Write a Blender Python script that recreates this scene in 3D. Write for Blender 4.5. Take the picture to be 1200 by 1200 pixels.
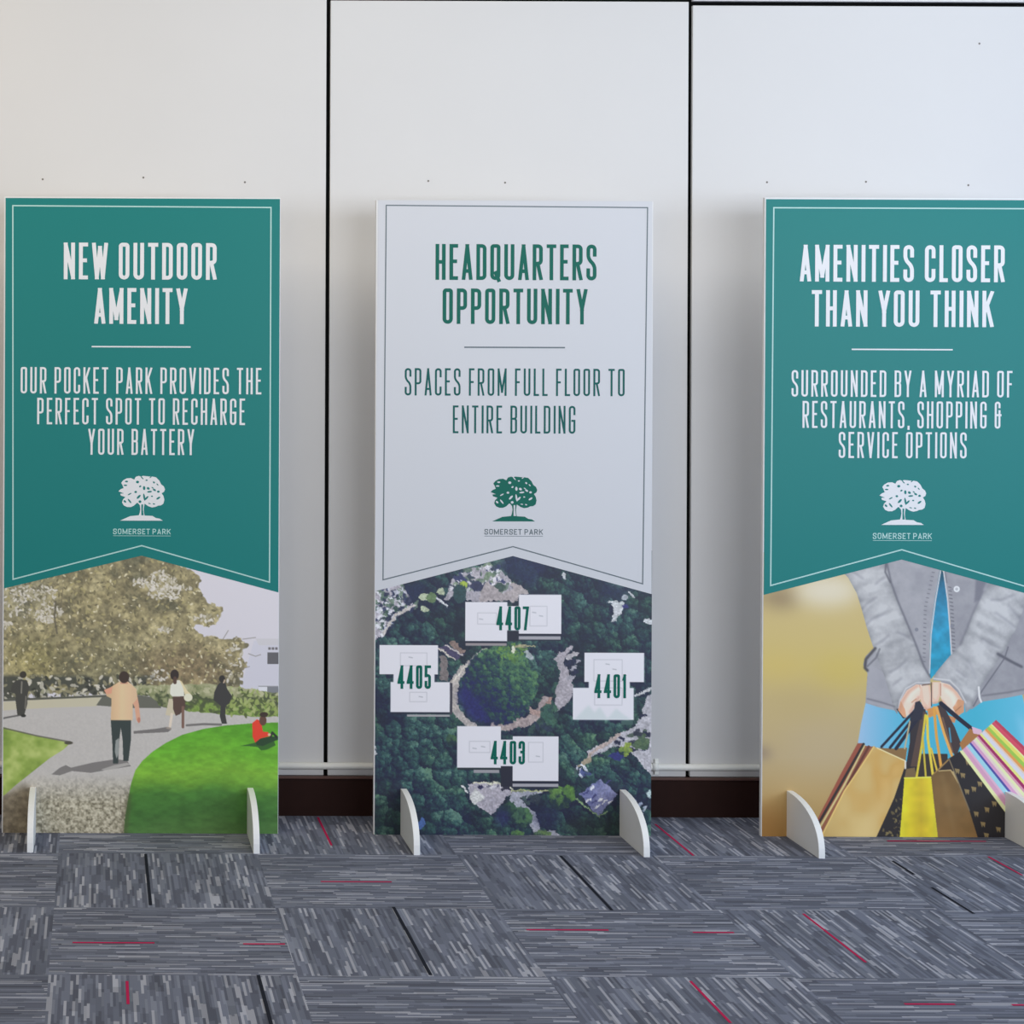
import bpy, bmesh, math, random
import numpy as np
from mathutils import Matrix, Vector

for o in list(bpy.data.objects):
    bpy.data.objects.remove(o, do_unlink=True)
S = bpy.context.scene
COL = S.collection

# ------------------------------------------------------------------ camera
H = 1.49            # lens height above the carpet
F = 2333.0          # focal length in pixels of a 1200 px wide frame
PX, PY = 115.0, 430.0
ROLL = 0.004
cam_d = bpy.data.cameras.new('camera')
cam = bpy.data.objects.new('camera', cam_d)
COL.objects.link(cam)
cam_d.sensor_width = 36.0
cam_d.lens = F * 36.0 / 1200.0
cam_d.shift_x = (600.0 - PX) / 1200.0
cam_d.shift_y = -(600.0 - PY) / 1200.0
cam_d.clip_start = 0.05
cam.location = (0, 0, H)
cam.rotation_euler = (math.radians(90), -ROLL, 0)
S.camera = cam

# ------------------------------------------------------------------ world, lamps, exposure
S.view_settings.view_transform = 'Standard'
S.view_settings.look = 'None'
S.view_settings.gamma = 1.0
S.view_settings.use_curve_mapping = False
S.view_settings.exposure = 0.035
W = bpy.data.worlds.new('world')
S.world = W
W.use_nodes = True
bg = W.node_tree.nodes['Background']
bg.inputs[0].default_value = (0.84, 0.93, 1.0, 1)
bg.inputs[1].default_value = 0.055


def area(name, loc, target, sx, sy, power, col):
    d = bpy.data.lights.new(name, 'AREA')
    d.shape = 'RECTANGLE'
    d.size, d.size_y = sx, sy
    d.energy = power
    d.color = col
    o = bpy.data.objects.new(name, d)
    COL.objects.link(o)
    o.location = loc
    v = Vector(target) - Vector(loc)
    o.rotation_euler = v.to_track_quat('-Z', 'Y').to_euler()
    return o


area('window_and_fill_light', (6.5, 1.0, 1.8), (1.6, 6.6, 1.3), 3.0, 2.2, 96, (0.64, 0.83, 1.12))
area('window_and_fill_light', (6.5, 5.0, 1.7), (1.5, 6.6, 1.0), 2.2, 2.2, 46, (0.62, 0.85, 1.15))  # added unseen side light, lifts the dark wall gap beside the right board
area('window_and_fill_light', (3.6, -1.0, 2.0), (2.4, 6.6, 1.4), 5.0, 2.2, 192, (0.96, 1.0, 1.06))
area('window_and_fill_light', (-2.5, -1.0, 2.0), (0.0, 6.6, 1.4), 3.0, 2.2, 88, (1.0, 1.0, 1.0))  # unseen fill added from the front left
area('ceiling_lamp', (-1.2, 5.0, 3.5), (-1.2, 5.2, 0), 1.2, 1.2, 27, (1.20, 1.0, 0.68))
area('ceiling_lamp', (0.9, 5.0, 3.5), (0.9, 5.2, 0), 1.2, 1.2, 19, (1.05, 1.0, 0.88))
area('ceiling_lamp', (3.0, 5.0, 3.5), (3.0, 5.2, 0), 1.2, 1.2, 23, (0.97, 1.0, 1.02))

# ------------------------------------------------------------------ helpers
PIC_GAIN = 1.36     # print pigment = seen colour / light on the print


def s2l(c):
    c = np.asarray(c, dtype=np.float64)
    return np.where(c <= 0.04045, c / 12.92, ((c + 0.055) / 1.055) ** 2.4)


def rgb(r, g, b, gain=1.0):
    v = np.clip(s2l(np.array([r, g, b]) / 255.0) * gain, 0, 0.95)
    return (float(v[0]), float(v[1]), float(v[2]), 1.0)


def mat(name, col, rough=0.5, spec=0.5):
    m = bpy.data.materials.new(name)
    m.use_nodes = True
    b = m.node_tree.nodes['Principled BSDF']
    b.inputs['Base Color'].default_value = col
    b.inputs['Roughness'].default_value = rough
    b.inputs['Specular IOR Level'].default_value = spec
    return m


def grain(m, scale, amt, detail=4.0, bump=0.0):
    """slight tonal mottling and bump from noise on object coordinates"""
    nt = m.node_tree
    b = nt.nodes['Principled BSDF']
    tc = nt.nodes.new('ShaderNodeTexCoord')
    n = nt.nodes.new('ShaderNodeTexNoise')
    n.inputs['Scale'].default_value = scale
    n.inputs['Detail'].default_value = detail
    nt.links.new(tc.outputs['Object'], n.inputs['Vector'])
    mr = nt.nodes.new('ShaderNodeMapRange')
    mr.inputs['To Min'].default_value = 1 - amt
    mr.inputs['To Max'].default_value = 1 + amt
    nt.links.new(n.outputs['Fac'], mr.inputs['Value'])
    mx = nt.nodes.new('ShaderNodeVectorMath')
    mx.operation = 'SCALE'
    mx.inputs[0].default_value = b.inputs['Base Color'].default_value[:3]
    nt.links.new(mr.outputs['Result'], mx.inputs['Scale'])
    nt.links.new(mx.outputs['Vector'], b.inputs['Base Color'])
    if bump:
        bp = nt.nodes.new('ShaderNodeBump')
        bp.inputs['Strength'].default_value = bump
        bp.inputs['Distance'].default_value = 0.002
        nt.links.new(n.outputs['Fac'], bp.inputs['Height'])
        nt.links.new(bp.outputs['Normal'], b.inputs['Normal'])
    return m


def link(name, me, mats, parent=None):
    o = bpy.data.objects.new(name, me)
    for m in (mats if isinstance(mats, (list, tuple)) else [mats]):
        me.materials.append(m)
    COL.objects.link(o)
    o.parent = parent
    return o


def mesh(name, verts, faces, mats, parent=None, midx=None):
    me = bpy.data.meshes.new(name)
    me.from_pydata([tuple(v) for v in verts], [], faces)
    if midx is not None:
        me.polygons.foreach_set('material_index', midx)
    me.update()
    return link(name, me, mats, parent)


def box(name, lo, hi, m, parent=None, bevel=0.0, seg=2):
    bm = bmesh.new()
    bmesh.ops.create_cube(bm, size=1)
    for v in bm.verts:
        v.co = Vector([lo[i] + (v.co[i] + 0.5) * (hi[i] - lo[i]) for i in range(3)])
    if bevel:
        bmesh.ops.bevel(bm, geom=list(bm.edges), offset=bevel, segments=seg, affect='EDGES', profile=0.5)
    me = bpy.data.meshes.new(name)
    bm.to_mesh(me)
    bm.free()
    return link(name, me, m, parent)


def struct(o):
    o['kind'] = 'structure'
    return o


def unroll(x, y):
    dx, dy = x - PX, y - PY
    return dx + ROLL * dy, dy - ROLL * dx      # offsets from the principal point


def on_floor(x, y):
    dx, dy = unroll(x, y)
    Y = F * H / dy
    return dx * Y / F, Y


def on_plane(x, y, Y):
    dx, dy = unroll(x, y)
    return dx * Y / F, H - dy * Y / F


WALL_Y = F * H / 524.0
BOARD_Y = F * H / 546.4
M = H / 546.4                                  # metres per photo pixel on the boards

# ------------------------------------------------------------------ floor: carpet tiles
T = 0.61
TX0, TY0 = on_floor(66, 1031)[0], F * H / 570.0


def carpet_material():
    m = bpy.data.materials.new('carpet_tiles')
    m.use_nodes = True
    nt = m.node_tree
    b = nt.nodes['Principled BSDF']
    b.inputs['Roughness'].default_value = 0.95
    b.inputs['Specular IOR Level'].default_value = 0.15

    def val(s, node, i):
        if isinstance(s, (int, float)):
            node.inputs[i].default_value = s
        else:
            nt.links.new(s, node.inputs[i])

    def op(o, a, c=0.0, d=0.0):
        n = nt.nodes.new('ShaderNodeMath')
        n.operation = o
        val(a, n, 0)
        val(c, n, 1)
        val(d, n, 2)
        return n.outputs[0]

    def white(x, y, z):
        cb = nt.nodes.new('ShaderNodeCombineXYZ')
        for i, s in enumerate((x, y, z)):
            val(s, cb, i)
        w = nt.nodes.new('ShaderNodeTexWhiteNoise')
        w.noise_dimensions = '3D'
        nt.links.new(cb.outputs[0], w.inputs['Vector'])
        return w.outputs['Value']

    tc = nt.nodes.new('ShaderNodeTexCoord')
    sp = nt.nodes.new('ShaderNodeSeparateXYZ')
    nt.links.new(tc.outputs['Object'], sp.inputs[0])
    x, y = sp.outputs[0], sp.outputs[1]
    ix = op('FLOOR', op('DIVIDE', op('SUBTRACT', x, TX0), T))
    iy = op('FLOOR', op('DIVIDE', op('SUBTRACT', y, TY0), T))
    par = op('FLOORED_MODULO', op('ADD', ix, iy), 2.0)
    seed = op('ADD', op('MULTIPLY', ix, 7.131), op('MULTIPLY', iy, 3.717))
    npar = op('SUBTRACT', 1.0, par)
    along = op('ADD', op('MULTIPLY', par, y), op('MULTIPLY', npar, x))
    across = op('ADD', op('MULTIPLY', par, x), op('MULTIPLY', npar, y))

    def streak(pitch, length, k):
        row = op('FLOOR', op('DIVIDE', across, pitch))
        r1 = white(row, op('ADD', seed, k), 1.5)
        cell = op('FLOOR', op('ADD', op('DIVIDE', along, length), op('MULTIPLY', r1, 5.0)))
        return white(row, cell, op('ADD', seed, k + 0.37))

    fine = streak(0.0068, 0.105, 11.3)
    coarse = streak(0.0205, 0.16, 29.9)
    ramp = nt.nodes.new('ShaderNodeValToRGB')
    ramp.color_ramp.interpolation = 'CONSTANT'
    els = ramp.color_ramp.elements
    stops = [(0.0, (70, 73, 85)), (0.30, (81, 85, 98)), (0.66, (91, 95, 107)),
             (0.85, (120, 122, 132))]
    els[0].position = 0.0
    els[0].color = rgb(*stops[0][1], CARPET_GAIN)
    els[1].position = stops[1][0]
    els[1].color = rgb(*stops[1][1], CARPET_GAIN)
    for p, c in stops[2:]:
        e = els.new(p)
        e.color = rgb(*c, CARPET_GAIN)
    nt.links.new(fine, ramp.inputs[0])
    fac = op('ADD', 0.78, op('MULTIPLY', coarse, 0.44))
    nz = nt.nodes.new('ShaderNodeTexNoise')
    nz.inputs['Scale'].default_value = 900.0
    nz.inputs['Detail'].default_value = 2.0
    nt.links.new(tc.outputs['Object'], nz.inputs['Vector'])
    fac = op('MULTIPLY', fac, op('ADD', 0.8, op('MULTIPLY', nz.outputs['Fac'], 0.4)))
    sc = nt.nodes.new('ShaderNodeVectorMath')
    sc.operation = 'SCALE'
    nt.links.new(ramp.outputs[0], sc.inputs[0])
    nt.links.new(fac, sc.inputs['Scale'])
    nt.links.new(sc.outputs[0], b.inputs['Base Color'])
    bp = nt.nodes.new('ShaderNodeBump')
    bp.inputs['Strength'].default_value = 0.4
    bp.inputs['Distance'].default_value = 0.002
    nt.links.new(nz.outputs['Fac'], bp.inputs['Height'])
    nt.links.new(bp.outputs['Normal'], b.inputs['Normal'])
    return m


CARPET_GAIN = 1.80
M_carpet = carpet_material()
M_red = mat('crimson_yarn', rgb(165, 30, 75, 1.2), 0.9, 0.1)
M_dark = mat('black_yarn', rgb(32, 35, 46, 1.0), 0.9, 0.1)

fv = [(-3.0, -1.5, 0), (6.5, -1.5, 0), (6.5, WALL_Y, 0), (-3.0, WALL_Y, 0)]
ff = [(0, 1, 2, 3)]
fm = [0]


def yarn(p0, p1, w, k, z=0.0008):
    (xa, ya), (xb, yb) = on_floor(*p0), on_floor(*p1)
    if abs(xa - xb) < abs(ya - yb):
        xm = (xa + xb) / 2
        q = [(xm - w, ya), (xm + w, ya), (xm + w, yb), (xm - w, yb)]
    else:
        ym = (ya + yb) / 2
        q = [(xa, ym - w), (xb, ym - w), (xb, ym + w), (xa, ym + w)]
    n = len(fv)
    fv.extend([(a, c, z) for a, c in q])
    ff.append((n, n + 1, n + 2, n + 3))
    fm.append(k)


for a, c in [((373, 958), (388, 991)), ((766, 966), (815, 1003)), ((942, 1071), (1014, 1128)),
             ((810, 1150), (855, 1199)), ((148.5, 1150), (150.5, 1177)), ((1157, 1004), (1199, 1026))]:
    yarn(a, c, 0.0035, 1)
for a, c in [((85, 1105), (181, 1105)), ((285, 1106.5), (334, 1106.5)), ((376, 1033.5), (459, 1033.5)),
             ((617, 1090), (713, 1090)), ((812, 1093), (860, 1093)), ((1060, 1177), (1119, 1177)),
             ((1040, 986), (1155, 986)), ((1186, 1178), (1210, 1178))]:
    yarn(a, c, 0.0055, 1)
for a, c in [((171, 1001), (176, 1061)), ((658, 1003), (716, 1067)), ((460, 1063), (506, 1143)),
             ((305, 1143), (319, 1215)), ((1047, 1009), (1070, 1025)), ((1092, 1040), (1141, 1071))]:
    yarn(a, c, 0.0045, 2)
struct(mesh('floor', fv, ff, [M_carpet, M_red, M_dark], None, fm))

# ------------------------------------------------------------------ back wall of panels
M_gap = mat('panel_gap_black', (0.004, 0.004, 0.004, 1), 0.9, 0.1)
M_wall = grain(mat('wall_panel_laminate', (0.70, 0.69, 0.69, 1), 0.5, 0.4), 3.0, 0.02)
M_base = grain(mat('dark_brown_baseboard', rgb(42, 23, 19), 0.6, 0.12), 30, 0.15)
M_rail = mat('painted_pipe', (0.90, 0.89, 0.84, 1), 0.4, 0.5)

GAP1 = on_plane(383.5, 450, WALL_Y)[0]
GAP2 = on_plane(808, 450, WALL_Y)[0]
PITCH = GAP2 - GAP1
GW = 0.0135
ZB, ZT = 0.132, 2.712
wall = struct(box('wall_back', (-3.0, WALL_Y + 0.02, 0), (6.5, WALL_Y + 0.12, 3.6), M_gap))
for i in range(-2, 4):
    xa = GAP1 + i * PITCH + GW / 2
    xb = xa + PITCH - GW
    zt = ZT + (-0.009 if i >= 1 else 0.003 if i == 0 else 0.008)
    for z0, z1 in ((ZB, zt), (zt + 0.015, 3.6)):
        box('wall_panel', (xa, WALL_Y + 0.002, z0), (xb, WALL_Y + 0.0195, z1), M_wall, wall, 0.0015)
M_hole = mat('nail_hole', rgb(120, 115, 112), 0.9, 0.1)
for x, y in [(50, 210), (168, 208), (287, 213.5), (502, 212), (592, 214), (899, 213.5), (1015, 213), (1135, 217), (1148, 51)]:
    px, pz = on_plane(x, y, WALL_Y)
    ang = [i * math.tau / 10 for i in range(10)]
    vs = [(px + 0.0035 * math.cos(a), WALL_Y + 0.0016, pz + 0.0035 * math.sin(a)) for a in ang]
    mesh('nail_hole', vs, [tuple(range(10))], M_hole, wall)

# baseboard with a slim top lip carrying a painted highlight
prof = [(0.0, 0.0), (-0.016, 0.0), (-0.016, 0.122), (-0.014, 0.1235), (0.0, 0.1235)]
vs = [(x, WALL_Y + p[0] + 0.001, p[1]) for x in (-3.0, 6.5) for p in prof]
n = len(prof)
fs = [(i, (i + 1) % n, n + (i + 1) % n, n + i) for i in range(n)] + [tuple(range(n - 1, -1, -1)), tuple(range(n, 2 * n))]
bb_o = struct(mesh('baseboard_back', vs, fs, M_base))
M_cap = grain(mat('highlight_brown', rgb(92, 66, 60), 0.5, 0.3), 30, 0.1)  # lighter brown puts the lip's highlight into the colour
box('lip_highlight', (-3.0, WALL_Y - 0.019, 0.1235), (6.5, WALL_Y + 0.001, 0.132), M_cap, bb_o, 0.002)


def tube_x(name, x0, x1, y, z, r, m, parent=None, seg=20):
    vs = [(x, y + r * math.cos(i * math.tau / seg), z + r * math.sin(i * math.tau / seg)) for x in (x0, x1) for i in range(seg)]
    fs = [(i, seg + i, seg + (i + 1) % seg, (i + 1) % seg) for i in range(seg)] + [tuple(range(seg)), tuple(range(2 * seg - 1, seg - 1, -1))]
    o = mesh(name, vs, fs, m, parent)
    for p in o.data.polygons:
        p.use_smooth = len(p.vertices) == 4
    return o


rx, rz = on_plane(768, 898.3, WALL_Y)
rail = struct(tube_x('trim_1', -3.0, 6.5, WALL_Y - 0.010, rz, 0.0115, M_rail))
tube_x('coupling', rx - 0.014, rx + 0.006, WALL_Y - 0.010, rz, 0.0135, M_rail, rail)
box('pipe_clip', (rx - 0.004, WALL_Y - 0.006, rz - 0.026), (rx + 0.010, WALL_Y + 0.002, rz + 0.026), M_rail, rail, 0.002)


# ------------------------------------------------------------------ a little painter for the printed photographs
class Pic:
    def __init__(s, x0, y0, x1, y1, res, seed=1):
        s.x0, s.y0, s.x1, s.y1, s.res = x0, y0, x1, y1, res
        s.w, s.h = int(round((x1 - x0) * res)), int(round((y1 - y0) * res))
        s.X, s.Y = np.meshgrid(x0 + (np.arange(s.w) + .5) / res, y0 + (np.arange(s.h) + .5) / res)
        s.a = np.zeros((s.h, s.w, 3))
        s.rs = np.random.RandomState(seed)

    def c(s, col):
        return np.array(col, dtype=float) / 255.0

    def put(s, mask, col):
        col = s.c(col) if not isinstance(col, np.ndarray) else col
        s.a = s.a * (1 - mask[..., None]) + col * mask[..., None]

    def poly(s, pts, grow=0.0):
        m = np.zeros((s.h, s.w))
        xs, ys = [p[0] for p in pts], [p[1] for p in pts]
        i0 = max(0, int((min(ys) - s.y0) * s.res) - 2)
        i1 = min(s.h, int((max(ys) - s.y0) * s.res) + 3)
        j0 = max(0, int((min(xs) - s.x0) * s.res) - 2)
        j1 = min(s.w, int((max(xs) - s.x0) * s.res) + 3)
        if i1 <= i0 or j1 <= j0:
            return m
        X0, Y0 = s.X[i0:i1, j0:j1], s.Y[i0:i1, j0:j1]
        acc = np.zeros(X0.shape)
        for ox, oy in ((-.25, -.25), (.25, -.25), (-.25, .25), (.25, .25)):
            X, Y = X0 + ox / s.res, Y0 + oy / s.res
            ins = np.zeros(X.shape, bool)
            for k in range(len(pts)):
                (ax, ay), (bx, by) = pts[k], pts[(k + 1) % len(pts)]
                if ay == by:
                    continue
                ins ^= ((ay > Y) != (by > Y)) & (X < (bx - ax) * (Y - ay) / (by - ay) + ax)
            acc += ins
        m[i0:i1, j0:j1] = acc / 4
        return m

    def ell(s, cx, cy, rx, ry, rot=0.0, soft=None):
        dx, dy = s.X - cx, s.Y - cy
        c, sn = math.cos(rot), math.sin(rot)
        u, v = (dx * c + dy * sn) / rx, (-dx * sn + dy * c) / ry
        d = (1 - np.sqrt(u * u + v * v)) * min(rx, ry)
        return np.clip(d * s.res + .5, 0, 1) if soft is None else np.clip(d / soft + .5, 0, 1)

    def line(s, pts, w):
        d = np.full((s.h, s.w), 1e9)
        for (ax, ay), (bx, by) in zip(pts[:-1], pts[1:]):
            L = (bx - ax) ** 2 + (by - ay) ** 2 + 1e-9
            t = np.clip(((s.X - ax) * (bx - ax) + (s.Y - ay) * (by - ay)) / L, 0, 1)
            d = np.minimum(d, np.hypot(s.X - ax - t * (bx - ax), s.Y - ay - t * (by - ay)))
        return np.clip((w / 2 - d) * s.res + .5, 0, 1)

    def blur(s, m, r):
        r = r * s.res
        k = np.arange(-int(3 * r) - 1, int(3 * r) + 2)
        g = np.exp(-k ** 2 / (2 * r * r))
        g /= g.sum()
        p = len(k) // 2
        out = m
        for ax in (0, 1):
            pad = [(0, 0)] * m.ndim
            pad[ax] = (p, p)
            q = np.pad(out, pad, mode='edge')
            res = np.zeros_like(out)
            for i, gv in enumerate(g):
                sl = [slice(None)] * m.ndim
                sl[ax] = slice(i, i + out.shape[ax])
                res += gv * q[tuple(sl)]
            out = res
        return out

    def noise(s, size, octs=1, ax=1.0):
        """value noise, feature size in photo pixels, 0..1"""
        out = np.zeros((s.h, s.w))
        amp, tot = 1.0, 0.0
        for o in range(octs):
            sx, sy = size * ax / 2 ** o, size / 2 ** o
            gw, gh = int((s.x1 - s.x0) / sx) + 3, int((s.y1 - s.y0) / sy) + 3
            g = s.rs.rand(gh, gw)
            fx, fy = (s.X - s.x0) / sx, (s.Y - s.y0) / sy
            ix, iy = fx.astype(int), fy.astype(int)
            tx, ty = fx - ix, fy - iy
            tx, ty = tx * tx * (3 - 2 * tx), ty * ty * (3 - 2 * ty)
            v = (g[iy, ix] * (1 - tx) + g[iy, ix + 1] * tx) * (1 - ty) + (g[iy + 1, ix] * (1 - tx) + g[iy + 1, ix + 1] * tx) * ty
            out += amp * v
            tot += amp
            amp *= 0.6
        out /= tot
        return np.clip((out - 0.5) * (1 + 0.25 * octs) + 0.5, 0, 1)

    def mul(s, mask, f):
        s.a = s.a * (1 - mask[..., None] + mask[..., None] * f[..., None])

    def ramp(s, t, stops):
        xs = [p for p, _ in stops]
        return np.stack([np.interp(t, xs, [c[k] / 255.0 for _, c in stops]) for k in range(3)], -1)

    def vor(s, size):
        """jittered cells: nearest and second distance, offset from the cell centre, cell random (units of size)"""
        gx, gy = (s.X - s.x0) / size + 2, (s.Y - s.y0) / size + 2
        nw, nh = int(gx.max()) + 4, int(gy.max()) + 4
        jx, jy, jr = s.rs.rand(nh, nw), s.rs.rand(nh, nw), s.rs.rand(nh, nw)
        ix, iy = gx.astype(int), gy.astype(int)
        f1, f2 = np.full(gx.shape, 9.0), np.full(gx.shape, 9.0)
        bx, by, br = np.zeros_like(gx), np.zeros_like(gx), np.zeros_like(gx)
        for oy in (-1, 0, 1):
            for ox in (-1, 0, 1):
                cx, cy = ix + ox, iy + oy
                dx, dy = gx - cx - jx[cy, cx], gy - cy - jy[cy, cx]
                d = np.hypot(dx, dy)
                n = d < f1
                f2 = np.where(n, f1, np.minimum(f2, d))
                bx, by, br = np.where(n, dx, bx), np.where(n, dy, by), np.where(n, jr[cy, cx], br)
                f1 = np.where(n, d, f1)
        return f1, f2, bx, by, br

    def rnoise(s, ang, su, sv):
        """noise stretched along a direction (radians): su across, sv along"""
        c, n = math.cos(ang), math.sin(ang)
        u, v = (-s.X * n + s.Y * c) / su, (s.X * c + s.Y * n) / sv
        u, v = u - u.min(), v - v.min()
        g = s.rs.rand(int(u.max()) + 3, int(v.max()) + 3)
        iu, iv = u.astype(int), v.astype(int)
        tu, tv = u - iu, v - iv
        tu, tv = tu * tu * (3 - 2 * tu), tv * tv * (3 - 2 * tv)
        return (g[iu, iv] * (1 - tu) + g[iu + 1, iv] * tu) * (1 - tv) + (g[iu, iv + 1] * (1 - tu) + g[iu + 1, iv + 1] * tu) * tv

    def warp(s, amp, size):
        """ragged edges: resample the picture at noise-shifted places"""
        sx = (s.noise(size, 2) - .5) * 2 * amp * s.res
        sy = (s.noise(size, 2) - .5) * 2 * amp * s.res
        jj, ii = np.meshgrid(np.arange(s.w), np.arange(s.h))
        s.a = s.a[np.clip((ii + sy).round().astype(int), 0, s.h - 1), np.clip((jj + sx).round().astype(int), 0, s.w - 1)]

    def thr(s, v, t, k=8.0):
        return np.clip((v - t) * k + .5, 0, 1)

    def speck(s, region, n, r, cols):
        """small leaf-like dabs scattered where region is high"""
        ys, xs = np.nonzero(region > 0.5)
        if len(ys) == 0:
            return
        for k in s.rs.randint(0, len(ys), n):
            i, j = ys[k], xs[k]
            rr = r * (0.5 + s.rs.rand())
            q = int(rr * s.res * 2) + 2
            sl = (slice(max(0, i - q), i + q + 1), slice(max(0, j - q), j + q + 1))
            an = s.rs.rand() * 3.14
            dx, dy = s.X[sl] - s.X[i, j], s.Y[sl] - s.Y[i, j]
            u, v = dx * math.cos(an) + dy * math.sin(an), -dx * math.sin(an) + dy * math.cos(an)
            m = np.clip((rr - np.hypot(u * .8, v * 1.6)) * s.res + .5, 0, 1)[..., None] * 0.85
            col = s.c(cols[s.rs.randint(len(cols))])
            s.a[sl] = s.a[sl] * (1 - m) + col * m


def paint_park(x0, y0, x1, y1, res):
    p = Pic(x0, y0, x1, y1, res, 3)
    p.put(np.ones_like(p.X), (199, 198, 209))
    # far building at the right edge
    p.put(p.poly([(298, 750), (335, 747), (335, 815), (280, 815)]), (192, 193, 207))
    p.put(p.poly([(300, 747.5), (335, 747.5), (335, 755), (304, 755)]), (190, 190, 198))
    p.put(p.poly([(314, 763.5), (328, 763.5), (328, 777), (314, 777)]), (92, 92, 98))
    for x in (315, 319, 323):
        p.put(p.poly([(x, 757.5), (x + 3, 757.5), (x + 3, 760.5), (x, 760.5)]), (105, 103, 108))
    p.put(p.poly([(304, 802), (328, 802), (328, 812), (304, 812)]), (205, 208, 218))
    p.put(p.poly([(314, 803), (329, 803), (329, 813), (314, 813)]), (118, 122, 130))
    p.put(p.line([(304, 803), (329, 803)], 1.2), (140, 142, 150))
    # tree mass
    crown = [(-5, 640), (165, 640), (200, 655), (220, 664), (230, 670), (236, 680), (234, 690), (240, 702), (250, 707), (263, 713),
             (256, 721), (258, 728), (246, 732), (230, 730), (226, 734), (232, 741), (246, 745), (262, 748), (278, 747),
             (293, 753), (288, 761), (284, 768), (292, 777), (288, 784), (282, 791), (285, 798), (279, 808), (262, 812), (-5, 812)]
    m = p.blur(p.poly(crown), 2.6)
    e = p.thr(m + (p.noise(5, 2) - .5) * .75, .5, 6)
    t = p.noise(22, 4)
    col = p.ramp(t, [(0, (102, 100, 80)), (.4, (126, 119, 92)), (.65, (142, 134, 102)), (1, (164, 156, 122))])
    low = np.clip((p.Y - 730) / 70, 0, 1) * np.clip(1 - np.abs(p.X - 130) / 110, 0, 1)
    col = col * (1 - .55 * low[..., None]) + p.c((92, 94, 76)) * .55 * low[..., None]
    br = p.blur(p.ell(215, 785, 55, 25), 14) * .6
    col = col * (1 - br[..., None]) + p.c((124, 106, 82)) * br[..., None]
    yl = p.blur(p.ell(40, 775, 28, 22), 12) * .75
    col = col * (1 - yl[..., None]) + p.c((158, 150, 100)) * yl[..., None]
    gr = p.blur(p.ell(25, 690, 40, 40), 16) * .6
    col = col * (1 - gr[..., None]) + p.c((140, 138, 118)) * gr[..., None]
    f = 0.80 + 0.40 * p.noise(4.5, 3)
    col = np.clip(col * f[..., None], 0, 1)
    p.put(e, col)
    p.speck(e, 900, 1.6, [(176, 166, 126), (110, 104, 78), (158, 150, 108), (98, 94, 72)])
    p.speck(e, 300, 1.2, [(208, 202, 176), (196, 190, 160)])
    for cx, cy, rx, ry, n in ((45, 695, 26, 9, 90), (58, 718, 18, 13, 110), (22, 705, 20, 22, 70), (8, 733, 8, 5, 22), (190, 682, 18, 13, 170),
                              (192, 695, 20, 8, 70), (165, 682, 8, 6, 30), (215, 689, 12, 3, 22), (240, 724, 14, 4, 30), (195, 737, 9, 3, 20),
                              (275, 775, 12, 20, 36), (272, 795, 12, 8, 16), (185, 790, 15, 7, 26)):
        p.speck(p.ell(cx, cy, rx, ry) * e, int(n * .95), 1.55, [(196, 192, 186), (184, 180, 168), (206, 203, 198), (160, 154, 130)])
    p.put(p.line([(66, 705), (65, 725), (68, 742)], 2.2) * .7, (88, 84, 72))
    p.put(p.line([(75, 688), (72, 712)], 1.5) * .5, (92, 86, 72))
    for a in ([(262, 748), (268, 738)], [(292, 765), (300, 768), (306, 766)], [(285, 748), (300, 746)], [(283, 783), (293, 780)]):
        p.put(p.line(a, 1.0) * .7, (120, 116, 112))
    # shrubs and parked cars under the tree
    band = np.clip((p.Y - 789) / 5, 0, 1) * np.clip((822 - p.Y) / 4, 0, 1) * np.clip((190 - p.X) / 15, 0, 1)
    p.put(band * p.thr(p.noise(9, 2), .42, 5), (74, 76, 68))
    p.speck(band, 80, 2.5, [(196, 193, 182), (184, 182, 170), (150, 150, 128), (140, 136, 110)])
    p.speck(band, 150, 1.9, [(54, 56, 50), (70, 72, 60), (176, 174, 162), (204, 200, 188), (120, 118, 96)])
    # paving
    p.put(p.poly([(-5, 822), (60, 818), (125, 813), (335, 815), (335, 990), (-5, 990)]), (181, 179, 178))
    p.put(p.poly([(-5, 823), (60, 819), (120, 816), (115, 827), (60, 829), (-5, 833)]), (186, 182, 162))
    p.put(p.line([(-5, 821), (60, 818), (128, 815)], 2.4), (84, 86, 78))
    p.put(p.poly([(114, 826), (121, 816), (165, 814), (190, 818), (190, 829), (150, 829)]), (98, 100, 92))
    # hedge on the right
    hb = p.poly([(150, 803), (200, 802), (250, 800), (290, 806), (335, 812), (335, 838), (300, 839), (265, 836), (225, 833), (190, 828), (178, 815), (150, 812)])
    hb = p.thr(p.blur(hb, 1.5) + (p.noise(4, 2) - .5) * .4, .5, 6)
    hc = p.ramp(np.clip((p.Y - 803) / 34 + (p.noise(7, 3) - .5) * .7, 0, 1),
                [(0, (158, 160, 128)), (.3, (122, 130, 92)), (.5, (72, 80, 60)), (.75, (84, 98, 60)), (.9, (128, 152, 80)), (1, (110, 136, 66))])
    p.put(hb, hc)
    p.speck(hb * (p.X > 262), 160, 2.0, [(158, 170, 112), (142, 158, 92), (80, 92, 56)])
    p.speck(hb * (p.Y < 814), 90, 2.0, [(176, 176, 146), (150, 152, 118)])
    g = p.noise(2.2, 2)
    pv = (p.Y > 835)
    p.mul(pv * 1.0, 0.98 + .04 * g)
    grav = np.clip((p.Y - 905) / 55, 0, 1) * np.clip((p.X - 12) / 40, 0, 1)
    gcol = p.ramp(p.noise(2.6, 2), [(0, (92, 88, 72)), (.35, (136, 131, 112)), (.65, (164, 159, 140)), (1, (192, 188, 170))])
    p.put(np.clip(grav * 1.4, 0, .9), gcol)
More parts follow.
